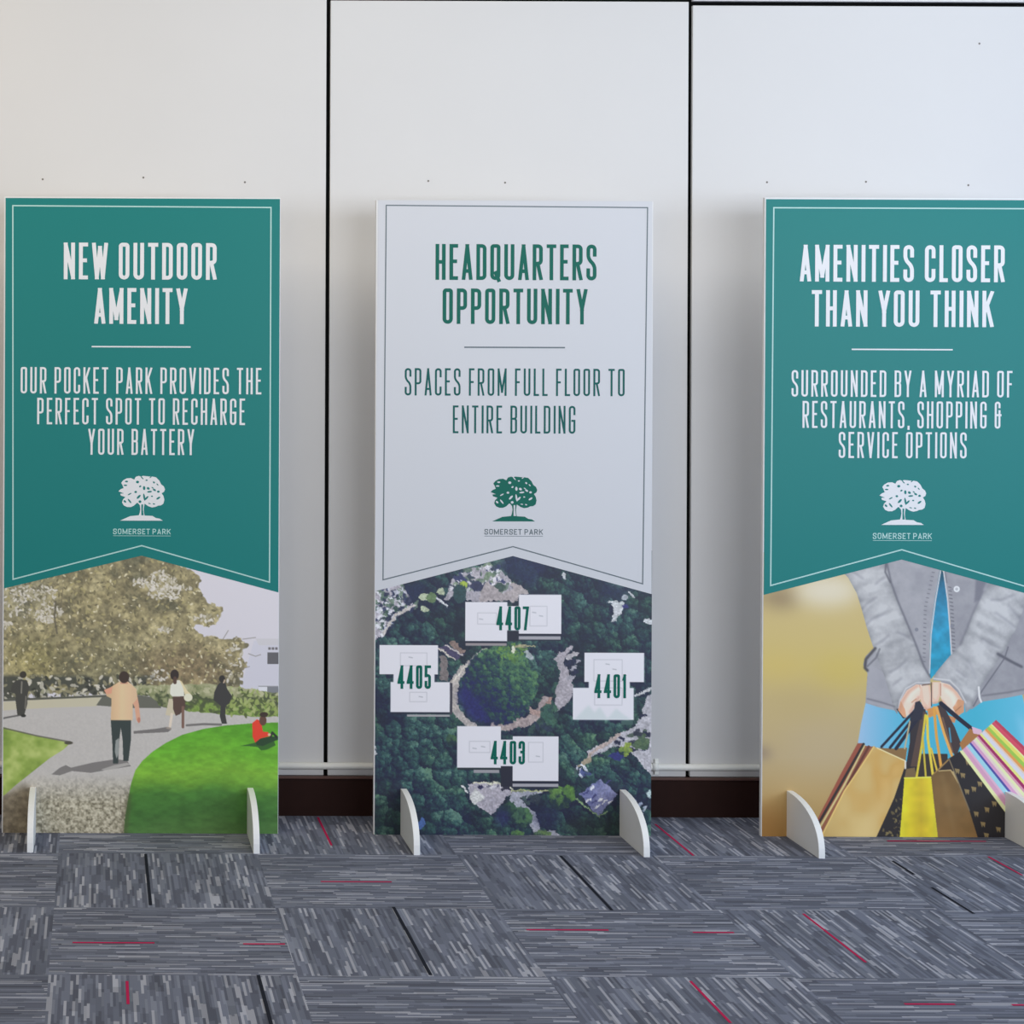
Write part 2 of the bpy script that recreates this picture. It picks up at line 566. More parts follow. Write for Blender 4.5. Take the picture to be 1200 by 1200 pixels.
    # brown ground lower left, partly the board foot's shadow painted in
    ve = p.blur(p.poly([(-5, 935), (12, 928), (30, 918), (40, 925), (40, 990), (-5, 990)]), 4)
    p.put(ve * .85, p.ramp(p.noise(5, 3), [(0, (96, 88, 72)), (1, (142, 132, 112))]))
    # lawns
    ll = p.poly([(-5, 850), (6, 852), (45, 862), (84, 870), (76, 878), (60, 888), (40, 904), (20, 920), (9, 930), (-5, 940)])
    p.put(ll, p.ramp(p.noise(14, 3), [(0, (112, 138, 60)), (.5, (140, 164, 80)), (1, (172, 188, 112))]))
    p.put(p.line([(-5, 850), (6, 853), (45, 862), (84, 869)], 1.8) * .8, (92, 92, 82))
    p.put(p.ell(82, 870, 5, 2), (78, 76, 66))
    rl = p.poly([(335, 845), (300, 846), (265, 849), (240, 853), (215, 860), (195, 870), (180, 880), (168, 891), (160, 902), (155, 918),
                 (151, 940), (148, 960), (146, 990), (335, 990)])
    tt = np.clip((p.Y - 848) / 130 + (p.noise(25, 3, 2.5) - .5) * .10 - .03 * np.clip((p.X - 250) / 50, 0, 1), 0, 1)
    p.put(rl, p.ramp(tt, [(0, (84, 152, 40)), (.2, (98, 164, 46)), (.42, (116, 168, 54)), (.52, (98, 148, 50)), (.62, (66, 116, 48)), (.8, (60, 104, 48)), (1, (78, 116, 62))]))
    p.mul(rl, .92 + .16 * p.noise(5, 3, 2.0))
    p.put(p.blur(p.line([(153, 930), (148, 980)], 5), 2) * .6, (70, 72, 48))
    # ---- people
    sh = (112, 110, 110)
    p.put(p.poly([(62, 907), (72, 899), (79, 896), (85, 899), (110, 893), (136, 889), (150, 890), (155, 897), (125, 902), (108, 905), (86, 903), (72, 908)]) * .9, sh)
    p.put(p.poly([(120, 901), (135, 896), (150, 893), (156, 895), (140, 899), (126, 903)]) * .6, (190, 188, 186))
    p.put(p.poly([(157, 807), (161, 809), (164, 825), (166, 843), (164, 847), (161, 843), (159, 828), (156, 822)]), (206, 158, 134))
    p.put(p.ell(164, 843, 1.8, 3.2), (182, 122, 104))
    p.put(p.poly([(131, 842), (155, 842), (155, 865), (152, 891), (146, 891), (145, 866), (143, 852), (141, 868), (140, 894), (134, 894), (133, 870)]), (54, 64, 64))
    p.put(p.poly([(137, 867), (141, 864), (141, 882), (138, 888), (136, 880)]), (140, 146, 146))
    p.put(p.poly([(132, 804), (139, 799.5), (143, 797.5), (150, 797.5), (155, 801), (161, 807), (162, 818), (157, 824), (157, 843.5), (131, 843.5), (132, 818), (126, 815), (125, 809)]),
          p.ramp((p.X - 128) / 32, [(0, (198, 168, 134)), (.5, (218, 190, 154)), (1, (206, 178, 148))]))
    p.put(p.poly([(123, 808), (133, 804), (132, 812), (126, 813)]), (208, 152, 128))
    p.put(p.line([(143, 800), (150, 800)], 2.0), (196, 150, 128))
    p.put(p.ell(146.5, 793, 6, 7), (62, 50, 44))
    p.put(p.line([(-5, 845), (8, 841), (27, 837.5)], 2.0), (98, 98, 98))
    p.put(p.poly([(15, 804), (19, 798), (25, 796), (33, 797), (36, 806), (34, 813), (33.5, 825), (30, 838), (26, 838), (28, 822), (26, 838), (22, 838), (20, 822), (20, 812), (14, 811)]), (66, 66, 62))
    p.put(p.line([(27, 799), (26.5, 812)], 1.5), (128, 126, 118))
    p.put(p.line([(32, 816), (31, 830)], 1.5), (112, 110, 102))
    p.put(p.ell(28.5, 790.5, 4, 4), (58, 54, 48))
    p.put(p.ell(29, 838.5, 3, 1.8), (48, 48, 46))
    p.put(p.poly([(158, 856), (185, 853), (196, 851), (202, 854), (198, 857), (180, 858), (158, 859)]), sh)
    p.put(p.poly([(199, 818), (204, 818), (206, 836), (200, 838), (195, 837)]), (192, 184, 162))
    p.put(p.line([(202.5, 836), (200.5, 850)], 3.0), (212, 200, 186))
    p.put(p.line([(197, 852), (201, 853)], 2.2), (150, 140, 132))
    p.put(p.poly([(203.5, 814), (217.5, 813), (218.5, 828), (212, 836), (207, 838), (204, 830)]), (84, 66, 60))
    p.put(p.line([(215.5, 828), (215.5, 851)], 3.2), (118, 92, 82))
    p.put(p.poly([(201, 802), (206, 797), (211, 796), (216, 801), (217, 815), (203, 815.5), (200, 812)]), (218, 214, 204))
    p.put(p.poly([(211, 796), (214, 798), (220, 808), (225, 813), (218, 814), (215, 804)]), (212, 200, 164))
    p.put(p.ell(221.5, 816.5, 5, 4.6), (216, 212, 192))
    p.put(p.ell(205.5, 790, 5, 6.2), (52, 44, 42))
    p.put(p.line([(206, 794), (206, 799)], 4), (84, 66, 58))
    p.put(p.line([(220, 849), (240, 847.5), (260, 848)], 2.6), sh)
    p.put(p.poly([(252, 810), (256, 801), (261, 797.5), (265, 799), (267, 806), (273, 815), (270, 823), (265.5, 826), (265, 836), (267, 847), (261, 847), (258.5, 838), (259.5, 826), (251, 819)]), (58, 58, 58))
    p.put(p.ell(261, 794.5, 3.6, 4.2), (50, 48, 46))
    p.put(p.line([(264, 796), (263, 799)], 1.4), (190, 170, 150))
    p.put(p.poly([(282, 873), (300, 869), (322, 867), (324, 872), (314, 877), (307, 878), (303, 874), (292, 873)]), (52, 96, 42))
    p.put(p.poly([(300, 868), (306, 864), (318, 861.5), (327, 862), (328, 865), (320, 868), (309, 873), (302, 872)]), (38, 66, 42))
    p.put(p.line([(318, 862), (320, 857), (325, 862)], 2.6), (38, 48, 40))
    p.put(p.poly([(296.5, 846), (302, 841.5), (307, 844), (309, 856), (315, 856.5), (317.5, 861), (306, 864), (300, 869), (297, 862)]), (216, 62, 44))
    p.put(p.ell(309, 843, 4.2, 6), (92, 66, 56))
    p.put(p.ell(310, 836, 5, 3), (58, 46, 40))
    p.put(p.ell(316.5, 859.5, 1.8, 1.6), (206, 180, 150))
    return p


def paint_aerial(x0, y0, x1, y1, res):
    p = Pic(x0, y0, x1, y1, res, 9)
    t = p.noise(26, 4)
    col = p.ramp(t, [(0, (26, 34, 56)), (.35, (32, 54, 62)), (.6, (42, 74, 70)), (1, (62, 98, 84))])
    p.put(np.ones_like(p.X), col)
    # tree crowns: lit towards the upper right, dark gaps between
    big, mid_ = p.vor(17), p.vor(6.5)
    tone = p.noise(48, 3)
    lit = (.40 + .42 * (big[2] - big[3]) * .9 + .22 * (mid_[2] - mid_[3]) + .16 * (mid_[4] - .5) + .30 * (big[4] - .5)
           - .22 * np.clip(1 - (big[1] - big[0]) * 3, 0, 1) - .16 * np.clip(1 - (mid_[1] - mid_[0]) * 3.5, 0, 1) + .62 * (tone - .5) + .03)
    lit = lit + (p.noise(2.6, 2) - .5) * .34
    cool = p.ramp(lit, [(0, (24, 30, 56)), (.25, (29, 42, 62)), (.5, (36, 62, 70)), (.75, (50, 84, 84)), (1, (82, 116, 108))])
    warm = p.ramp(lit, [(0, (26, 36, 48)), (.3, (30, 52, 56)), (.55, (42, 72, 64)), (.8, (60, 94, 74)), (1, (88, 120, 86))])
    wm = np.clip((p.noise(40, 2) - .5) * 3, 0, 1)[..., None] * .6
    p.a = cool * (1 - wm) + warm * wm

    def patch(pts, c1, c2, rough=1.5, sz=6):
        m = p.thr(p.blur(p.poly(pts), .9) + (p.noise(5, 2) - .5) * .12 * rough, .5, 7)
        p.put(m, p.ramp(p.noise(sz, 3), [(0, c1), (1, c2)]))
        return m
    grey1, grey2 = (138, 136, 148), (172, 170, 180)
    # dark navy shadows at the apex and right
    p.put(p.blur(p.poly([(580, 662), (601, 650), (640, 660), (625, 690), (606, 682), (590, 672)]), 3) * .8, (30, 38, 72))
    p.put(p.blur(p.poly([(700, 680), (740, 690), (728, 705), (706, 700)]), 3) * .8, (28, 36, 66))
    p.put(p.blur(p.poly([(468, 690), (500, 680), (496, 700), (478, 706)]), 3) * .8, (30, 40, 74))
    # car park, top left
    m = patch([(437, 694), (470, 684), (482, 704), (488, 712), (470, 720), (462, 728), (452, 745), (437, 752)], (140, 138, 150), (178, 176, 190))
    p.speck(m, 70, 3.4, [(40, 50, 84), (52, 78, 72), (36, 44, 72), (96, 118, 104)])
    p.speck(m, 60, 1.8, [(206, 208, 220), (190, 194, 208)])
    p.put(p.line([(450, 744), (464, 722), (486, 710)], 3.0), (182, 178, 178))
    for x, y, w in ((498, 701, 7), (498, 715, 5), (517, 694, 5)):
        p.put(p.thr(p.blur(p.ell(x, y, w, w * .7), 1) + (p.noise(4, 2) - .5) * .4, .5, 6), (160, 172, 150))
    p.put(p.ell(506, 701, 6, 6), (92, 116, 84))
    p.put(p.line([(513, 703), (523, 711)], 2.5), (196, 200, 208))
    # car park, top centre
    m = patch([(530, 680), (548, 668), (574, 661), (590, 672), (602, 684), (606, 704), (560, 706), (545, 704), (548, 690), (532, 700), (520, 706)], grey1, grey2)
    m2 = m * (p.Y < 694)
    p.speck(m2, 60, 3.4, [(48, 56, 96), (86, 106, 96), (44, 56, 76), (104, 124, 104)])
    p.speck(m2, 40, 1.8, [(206, 206, 216), (196, 198, 208)])
    p.put(p.ell(543, 686, 4.5, 4.5), (146, 168, 70))
    p.put(p.ell(583, 691, 10, 6, -.4), (58, 78, 76))
    p.put(p.ell(560, 688, 8, 6), (48, 54, 82))
    p.put(p.ell(539, 697, 8, 11), (40, 66, 72))
    patch([(565, 690), (572, 682), (590, 697), (608, 690), (608, 705), (560, 706)], (146, 140, 146), (162, 156, 160))
    patch([(600, 682), (612, 688), (622, 696), (608, 698), (600, 704)], (150, 144, 148), (168, 162, 166))
    # small clearings right
    for pts in ([(716, 708), (722, 704), (732, 706), (728, 716), (722, 727), (715, 731), (720, 716)], [(733, 692), (741, 696), (744, 701), (738, 699)],
                [(751, 728), (757, 725), (764, 726), (764, 732), (757, 731)], [(658, 672), (662, 672), (662, 678), (659, 680)], [(708, 705), (722, 705), (718, 708)]):
        patch(pts, (160, 166, 172), (198, 202, 210))
    p.put(p.ell(732, 701, 3, 3), (150, 158, 170))
    p.put(p.ell(732, 711, 3.5, 2.5), (48, 48, 110))
    # road right of the round green
    patch([(650, 771), (668, 757), (672, 758), (664, 768), (662, 777), (667, 787), (671, 802), (672, 815), (664, 824), (650, 836), (652, 815), (657, 787)], (142, 138, 148), (164, 160, 170), .6)
    patch([(664, 768), (672, 764), (680, 766), (670, 771), (664, 776)], (140, 138, 146), (172, 170, 176))
    for x, y in ((672, 783), (670, 794), (675, 776)):
        p.put(p.ell(x, y, 5, 2.4, -.4), (150, 150, 162))
    p.put(p.ell(669, 777, 7, 4, -.4), (34, 40, 66))
    p.put(p.ell(674, 788, 5, 3, -.4), (34, 40, 66))
    # loop road left, and terracotta road below
    p.put(p.line([(568, 765), (556, 776), (543, 785), (534, 797), (531, 815), (534, 832), (545, 845), (556, 852)], 9), p.ramp(p.noise(8, 2), [(0, (150, 146, 148)), (1, (180, 174, 170))]))
    p.put(p.line([(568, 765), (556, 776), (542, 785), (532, 798)], 2), (200, 194, 186))
    p.put(p.line([(640, 822), (634, 834), (620, 845), (600, 850), (580, 852)], 11), p.ramp(p.noise(7, 2), [(0, (136, 124, 128)), (1, (166, 154, 154))]))
    p.put(p.line([(646, 818), (640, 828), (633, 836)], 4), (150, 124, 118))
    p.put(p.line([(622, 832), (634, 838)], 5), (158, 136, 132))
    p.speck(p.ell(636, 850, 14, 8), 14, 3.2, [(50, 74, 72), (40, 52, 72)])
    p.speck(p.ell(645, 838, 11, 11), 30, 4.0, [(50, 84, 76), (42, 66, 70), (60, 94, 80)])
    # path pair left of the centre
    p.put(p.poly([(514, 760), (524, 756), (546, 768), (534, 775)]), (66, 62, 92))
    p.put(p.line([(515, 761), (533, 773)], 2), (186, 182, 176))
    p.put(p.line([(523, 757), (543, 769)], 2), (180, 176, 176))
    p.put(p.poly([(526, 754), (534, 752), (545, 764), (540, 767)]), (124, 108, 104))
    p.put(p.poly([(516, 768), (525, 772), (526, 800), (517, 797)]), (112, 106, 108))
    # round green in the middle
    m = p.thr(p.blur(p.ell(586, 804, 44, 46), 3) + (p.noise(8, 3) - .5) * .5, .5, 7)
    lit = np.clip(.47 + (p.X - 582) / 130 - (p.Y - 806) / 130 + .22 * (big[2] - big[3]) + .22 * (mid_[2] - mid_[3]) - .15 * np.clip(1 - (mid_[1] - mid_[0]) * 3, 0, 1) + (p.noise(4, 2) - .5) * .5, 0, 1)
    p.put(m, p.ramp(lit, [(0, (28, 34, 78)), (.35, (32, 52, 68)), (.6, (44, 78, 72)), (1, (78, 116, 82))]))
    p.put(p.blur(p.poly([(536, 815), (545, 800), (556, 815), (570, 838), (575, 850), (556, 845), (543, 832)]), 2.5) * .85, (36, 38, 96))
    p.speck(p.ell(600, 765, 18, 10), 60, 1.8, [(88, 124, 62), (96, 132, 70), (70, 104, 62)])
    p.put(p.line([(604, 758), (626, 757)], 2.5), (150, 146, 118))
    p.put(p.ell(620, 768, 3, 7, -.7), (150, 160, 166))
    p.put(p.ell(602, 761, 2.5, 4), (204, 206, 190))
    # right-hand car parks and drive
    m = patch([(755, 822), (767, 806), (767, 912), (758, 902), (748, 890), (738, 880), (722, 873), (706, 882), (690, 888), (688, 880), (712, 868), (728, 858), (744, 852), (752, 838)], (150, 150, 160), (180, 180, 190), .6)
    p.speck(p.ell(748, 868, 14, 12) * m, 14, 3.2, [(40, 44, 60), (60, 76, 68)])
    for x, y, a in ((728, 865, .6), (723, 870, .6), (757, 876, -.4), (758, 860, .2), (754, 838, .2), (704, 884, .2), (742, 878, .5)):
        p.put(p.ell(x, y, 4.5, 2.2, a), (36, 40, 64))
    p.speck(p.ell(752, 871, 8, 7), 20, 3.2, [(62, 84, 66), (76, 98, 72)])
    p.put(p.line([(690, 886), (700, 878), (716, 868), (726, 861)], 4), (166, 152, 150))
    p.put(p.poly([(676, 899), (688, 888), (693, 883), (694, 890), (684, 898)]), (150, 140, 124))
    p.put(p.poly([(713, 886), (724, 880), (732, 886), (726, 892)]), (44, 48, 108))
    p.speck(p.ell(733, 878, 6, 6), 16, 2.6, [(130, 152, 66), (110, 136, 66)])
    p.put(p.line([(745, 815), (765, 806)], 2.5), (182, 184, 190))
    p.speck(p.ell(684, 902, 9, 6), 12, 2.6, [(200, 206, 222), (66, 76, 128), (60, 78, 82)])
    p.put(p.poly([(680, 930), (704, 912), (724, 930), (702, 957)]), p.ramp(p.noise(8, 2), [(0, (92, 98, 142)), (1, (128, 132, 168))]))
    for k, (x, y) in enumerate([(685, 930), (692, 925), (688, 938), (695, 933), (698, 945), (707, 940), (712, 917), (713, 941), (702, 938), (694, 941)]):
        p.put(p.line([(x, y), (x + 4, y - 2.5)], 2.2), (198, 202, 216) if k % 3 else (58, 60, 108))
    p.put(p.line([(676, 936), (703, 957), (712, 951)], 1.6), (122, 150, 112))
    # drive and forecourt, bottom centre
    patch([(551, 921), (558, 917), (592, 917), (602, 926), (592, 938), (577, 955), (564, 947), (552, 938)], (146, 144, 158), (170, 166, 178), .6)
    p.put(p.line([(556, 918), (592, 917.5), (600, 924)], 2.0), (196, 196, 180))
    p.put(p.poly([(551, 935), (558, 924), (569, 935), (558, 944)]), (190, 192, 194))
    p.put(p.line([(543, 920), (549, 928)], 2), (202, 204, 206))
    p.put(p.poly([(588, 920), (592, 918), (600, 926), (588, 926)]), (44, 44, 62))
    p.put(p.ell(565, 923, 3, 3), (40, 40, 72))
    p.speck(p.ell(580, 922, 12, 2), 12, 2.0, [(98, 98, 118), (190, 190, 198)])
    m = patch([(600, 928), (640, 926), (622, 934), (614, 940), (628, 952), (636, 974), (650, 972), (658, 980), (628, 980), (620, 962), (606, 945), (598, 938)], (134, 138, 154), (166, 168, 182), .8)
    p.speck(p.ell(622, 935, 12, 6), 20, 3.0, [(44, 54, 66), (60, 76, 80)])
    p.put(p.line([(600, 926.5), (648, 926)], 2.0), (160, 166, 124))
    for cx, cy, rx, ry, c in ((657, 935, 14, 14, (76, 112, 62)), (652, 928, 9, 8, (92, 130, 66)), (613, 958, 12, 12, (70, 108, 72)), (598, 948, 9, 9, (46, 76, 62)),
                              (668, 930, 8, 11, (84, 124, 60)), (530, 868, 6, 7, (60, 92, 64)), (638, 978, 12, 5, (98, 128, 76)), (608, 978, 8, 5, (80, 118, 66))):
        mm = p.thr(p.blur(p.ell(cx, cy, rx, ry), 2) + (p.noise(5, 2) - .5) * .5, .5, 6)
        lt = np.clip(.5 + (p.X - cx) / rx * .3 - (p.Y - cy) / ry * .4 + (p.noise(6, 3) - .5), 0, 1)
        p.put(mm, p.ramp(lt, [(0, (28, 46, 56)), (.5, (c[0] * .8, c[1] * .8, c[2])), (1, c)]))
    p.put(p.blur(p.ell(642, 958, 14, 14), 4) * .7, (30, 34, 70))
    p.put(p.blur(p.ell(590, 958, 8, 10), 3) * .8, (36, 40, 86))
    p.put(p.blur(p.ell(700, 968, 40, 12), 5) * .6, (32, 46, 46))
    p.put(p.blur(p.ell(470, 960, 40, 20), 8) * .35, (30, 48, 44))
    p.put(p.ell(496, 965, 4, 7, .3), (70, 96, 150))
    p.speck(p.ell(750, 945, 8, 10), 8, 2.2, [(150, 160, 180), (178, 186, 196)])
    p.put(p.ell(761, 930, 2.5, 5), (168, 186, 190))
    p.speck(p.ell(440, 880, 3, 8), 4, 2.0, [(200, 204, 210)])
    p.warp(1.3, 5.0)
    p.warp(.7, 2.2)
    p.mul(np.ones_like(p.X), .9 + .2 * p.noise(1.6, 1))
    # white roofs
    roof = (206, 207, 217)
    dk, lt = (30, 34, 52), (150, 150, 160)

    def rect(a, b, c, d, col):
        p.put(p.poly([(a, b), (c, b), (c, d), (a, d)]), col)
    for r in ((545.5, 706.5, 594.5, 752), (608, 697.5, 657.5, 743), (594, 711, 609, 739.5),
              (445.5, 757, 514, 791), (458.5, 800, 528, 835.5), (462, 789, 510, 802),
              (685, 765, 754.5, 799), (671.5, 806, 742.5, 843.5), (690, 797, 738, 808),
              (536.5, 851.5, 587.5, 900), (601.5, 863, 655, 915), (586, 867, 602, 898)):
        rect(r[0], r[1], r[2], r[3], roof)
    rect(608, 743, 657.5, 746, dk), rect(608, 746, 657, 750, lt), rect(608, 750, 657, 751.5, dk)
    rect(546, 752, 594, 754.5, dk), rect(546, 754.5, 594, 757.5, (138, 132, 138)), rect(594.5, 740, 608, 752, (30, 34, 50))
    rect(601.5, 915, 655, 918.5, dk), rect(601.5, 918.5, 655, 922, lt), rect(601.5, 922, 655, 923.5, dk)
    rect(537, 900, 587, 902.5, (34, 44, 50)), rect(556, 902.5, 586, 906, (140, 140, 148)), rect(587.5, 898, 601.5, 922, (32, 34, 50))
    rect(459, 835.5, 528, 837.5, dk), rect(478, 838, 528, 840.5, (150, 150, 156))
    rect(528, 801, 531, 838, (58, 58, 70))
    rect(728, 844, 742, 849, (58, 84, 84))
    ln = (182, 183, 193)
    for a, b, c, d in ((560, 719, 582, 732), (621, 711, 641, 734), (470, 766, 501, 781), (481, 812, 501, 823), (696, 773, 729, 798), (697, 806, 729, 826),
                       (551, 869, 575, 882), (620, 870, 637, 893)):
        p.put(p.line([(a, b), (c, b), (c, d), (a, d), (a, b)], 1.0), ln)
    for x, y in ((564, 726), (634, 722), (626, 718), (482, 771), (712, 778), (720, 784), (567, 875), (557, 877), (631, 886), (494, 817)):
        p.put(p.line([(x - 2, y), (x + 2, y + .6)], 1.2), (166, 168, 178))
    fade = p.poly([(673, 843.5), (682, 834), (690, 826), (697, 835), (703, 828), (712, 842), (722, 830), (732, 838), (741, 843.5)])
    p.put(p.blur(fade, 1.2) * .5, (172, 190, 192))
    return p


def paint_bags(x0, y0, x1, y1, res):
    p = Pic(x0, y0, x1, y1, res, 5)
    yy = np.clip((p.Y - 650) / 334, 0, 1)
    p.put(np.ones_like(p.X), p.ramp(yy, [(0, (178, 162, 122)), (.2, (184, 166, 112)), (.38, (186, 168, 104)), (.5, (178, 160, 112)), (.7, (172, 154, 116)), (.85, (166, 140, 92)), (1, (160, 126, 72))]))
    for cx, cy, rx, ry, c, k, bl in ((915, 698, 22, 12, (128, 110, 84), .9, 9), (968, 690, 38, 18, (206, 200, 184), .9, 10), (986, 785, 34, 18, (186, 167, 84), .75, 14),
                                     (915, 780, 24, 14, (190, 168, 92), .6, 12), (895, 880, 10, 6, (120, 104, 96), .8, 6), (960, 870, 40, 30, (172, 156, 126), .6, 16),
                                     (905, 968, 20, 26, (148, 108, 56), .8, 12), (1212, 745, 14, 25, (146, 150, 66), .9, 6), (940, 820, 40, 14, (170, 152, 104), .5, 12)):
        g = p.blur(p.ell(cx, cy, rx, ry), bl) * k
        p.put(g, c)
    jl, jm, jd = (174, 175, 179), (150, 151, 157), (108, 108, 118)
    tex = .5 + (p.noise(14, 4) - .5) * .55

    def cloth(m, a, b, edge=0.0, ang=0.0):
        k = tex if not edge else np.clip(tex + edge * (p.blur(m, 4.0) - .80) + .6 * (p.rnoise(ang, 7, 34) - .5) + .2 * (p.rnoise(ang + .25, 3, 18) - .5), 0, 1)
        p.put(m, p.ramp(k, [(0, a), (1, b)]))
    # blue dress under the jacket
    p.put(p.poly([(1016, 812), (1050, 820), (1140, 820), (1196, 806), (1203, 840), (1214, 880), (1219, 895), (1200, 900), (1120, 890), (1060, 890), (1030, 874), (1005, 870), (1009, 845)]),
          p.ramp((p.X - 1005) / 210, [(0, (146, 178, 208)), (.12, (112, 172, 204)), (.3, (70, 166, 196)), (.65, (62, 164, 190)), (1, (98, 176, 204))]))
    p.put(p.blur(p.poly([(1190, 830), (1206, 850), (1219, 890), (1200, 880)]), 4) * .6, (136, 190, 214))
    # jacket body
    left = p.poly([(1030, 650), (1055, 645), (1102, 664), (1095, 700), (1089, 740), (1088, 792), (1050, 830), (1030, 826), (1014, 821), (1016, 786), (1011, 776), (1014, 766), (1024, 756)])
    cloth(left, (132, 132, 140), (158, 158, 164))
    right = p.poly([(1103, 664), (1150, 676), (1205, 692), (1205, 745), (1207, 800), (1205, 809), (1180, 814), (1150, 819), (1138, 828), (1100, 800), (1114, 765), (1112, 725), (1108, 690)])
    cloth(right, (126, 126, 134), (152, 152, 158))
    p.put(p.poly([(1019, 776), (1036, 786), (1050, 828), (1015, 821), (1017, 784)]) * .5, (156, 156, 164))
    # teal top in the opening
    op_ = p.poly([(1100, 664), (1104, 668), (1109, 700), (1112, 735), (1114, 766), (1101, 780), (1090, 793), (1088, 786), (1089, 740), (1094, 700)])
    p.put(op_, p.ramp((p.Y - 664) / 110, [(0, (18, 62, 80)), (.22, (28, 104, 138)), (.5, (36, 134, 172)), (1, (30, 136, 168))]))
    p.mul(op_, .88 + .24 * p.noise(12, 3))
    # plackets
    p.put(p.line([(1101, 664), (1095, 700), (1090, 740), (1088.5, 786)], 1.4), (186, 186, 190))
    p.put(p.line([(1104, 666), (1109, 700), (1112, 735), (1114, 764)], 1.4), (190, 190, 194))
    for k in range(22):
        t = k / 21
        x = np.interp(t, [0, .4, 1], [1092, 1083, 1082])
        p.put(p.line([(x - 1.2, 668 + t * 104), (x + 1.2, 668.4 + t * 104)], 1.2), (112, 112, 120))
        x = np.interp(t, [0, .4, 1], [1110, 1114, 1117])
        if k > 2:
            p.put(p.line([(x - 1.4, 672 + t * 92), (x + 1.4, 672.6 + t * 92)], 1.5), (104, 104, 112))
    p.put(p.line([(1106, 668), (1108, 680)], 1.4) * .6, (96, 96, 104))
    p.put(p.line([(1112, 688), (1119, 687)], 1.2), (118, 118, 126))
    p.put(p.ell(1119.5, 687.5, 3.6, 3.6), (206, 208, 212))
    p.put(p.ell(1119.5, 687.5, 1.8, 1.8), (168, 170, 176))
    for x, y in ((1114.5, 731), (1073, 735)):
        p.put(p.ell(x, y, 2.2, 2.2), (118, 120, 130))
    # sleeves
    la = p.poly([(986, 668), (1000, 664), (1037, 655), (1043, 680), (1050, 700), (1062, 728), (1072, 752), (1081, 775), (1090, 792), (1089, 799), (1072, 798), (1060, 804),
                 (1053, 818), (1051, 834), (1047, 828), (1042, 810), (1036, 790), (1029, 772), (1022, 754), (1015, 733), (1009, 712), (1003, 693), (993, 675)])
    cloth(la, (130, 131, 136), (180, 181, 184), 1.1, -.45)
    ra = p.poly([(1158, 680), (1180, 682), (1202, 690), (1198, 710), (1190, 732), (1180, 752), (1166, 774), (1152, 794), (1143, 811), (1138, 826), (1131, 832), (1129, 820), (1121, 805),
                 (1111, 796), (1092, 794), (1096, 785), (1110, 768), (1125, 752), (1135, 725), (1146, 702)])
    cloth(ra, (130, 131, 136), (181, 182, 185), 1.1, .45)
    arms = np.maximum(la, ra)
    p.put(p.blur(p.line([(1038, 658), (1043, 680), (1051, 702), (1063, 730), (1073, 754), (1082, 778), (1089, 790)], 2.2), .6) * .75, (92, 92, 102))
    p.put(p.blur(p.line([(1150, 690), (1140, 712), (1130, 738), (1124, 752)], 2.4), .8) * .5, (98, 98, 108))
    p.put(p.blur(p.line([(1037, 655), (1036, 668), (1042, 680)], 2.0), .6) * .8, (78, 78, 88))
    for a in ([(1006, 715), (1015, 705), (1025, 698)], [(1012, 732), (1022, 722), (1036, 716)], [(1024, 754), (1034, 748), (1040, 742)], [(1050, 738), (1060, 742), (1068, 748)],
              [(1042, 785), (1054, 778), (1062, 770)], [(1046, 800), (1056, 792)], [(1025, 682), (1035, 674)], [(998, 668), (1010, 676)], [(1150, 745), (1160, 752), (1170, 756)],
              [(1132, 770), (1138, 780), (1142, 792)], [(1165, 715), (1178, 724), (1188, 732)], [(1180, 706), (1192, 722)], [(1120, 782), (1130, 790)], [(1160, 700), (1172, 700), (1186, 694)]):
        p.put(p.blur(p.line(a, 2.2), 1.3) * .55 * arms, (108, 108, 118))
        p.put(p.blur(p.line([(x + .8, y + 2.8) for x, y in a], 2.0), 1.3) * .4 * arms, (204, 205, 209))
    p.put(p.blur(p.line([(1053, 830), (1054, 818), (1061, 804), (1073, 797), (1089, 797)], 1.6), .5) * .8, (204, 204, 206))
    p.put(p.blur(p.line([(1093, 792), (1112, 794), (1123, 805), (1131, 820)], 1.6), .5) * .8, (204, 204, 206))
    # pocket flaps, hem
    p.put(p.blur(p.line([(1025, 757), (1014, 770), (1013, 780), (1016, 783)], 3.2), .7) * .9, (62, 60, 66))
    p.put(p.line([(1030, 758), (1026, 768), (1016, 778)], 2.4) * .6, (92, 92, 100))
    p.put(p.blur(p.line([(1168, 763), (1184, 772), (1196, 778)], 3.0), .8) * .85, (70, 70, 80))
    p.put(p.line([(1180, 755), (1176, 768), (1150, 806), (1140, 824)], 1.8) * .7, (92, 92, 102))
    p.put(p.blur(p.line([(1016, 816), (1032, 820), (1048, 825)], 2), .6) * .7, (98, 98, 106))
    p.put(p.blur(p.line([(1150, 812), (1180, 808), (1206, 803)], 2), .6) * .7, (98, 98, 106))
    p.put(p.line([(1146, 802), (1147, 814), (1149, 819)], 2.4), (206, 206, 208))
    p.put(p.blur(p.poly([(1142, 676), (1154, 679), (1146, 700), (1140, 704)]), 1) * .7, (96, 96, 108))
    # black inner of the cuffs, hands
    p.put(p.poly([(1050, 828), (1056, 826), (1062, 838), (1058, 839)]), (46, 42, 46))
    skin, skin2, skd = (226, 198, 182), (214, 180, 160), (178, 128, 100)
    p.put(p.poly([(1052, 829), (1055, 818), (1062, 806), (1073, 799), (1089, 800), (1090, 812), (1078, 816), (1073, 823), (1068, 832), (1060, 838)]), skin)
    p.put(p.poly([(1052, 829), (1055, 818), (1060, 828), (1062, 838), (1058, 837)]), (206, 152, 118))
    p.put(p.poly([(1101, 796), (1112, 799), (1121, 808), (1129, 820), (1129, 830), (1122, 836), (1112, 832), (1105, 822), (1101, 812)]), skin)
    p.put(p.poly([(1116, 826), (1122, 816), (1129, 818), (1129, 831), (1121, 836)]), (196, 142, 104))
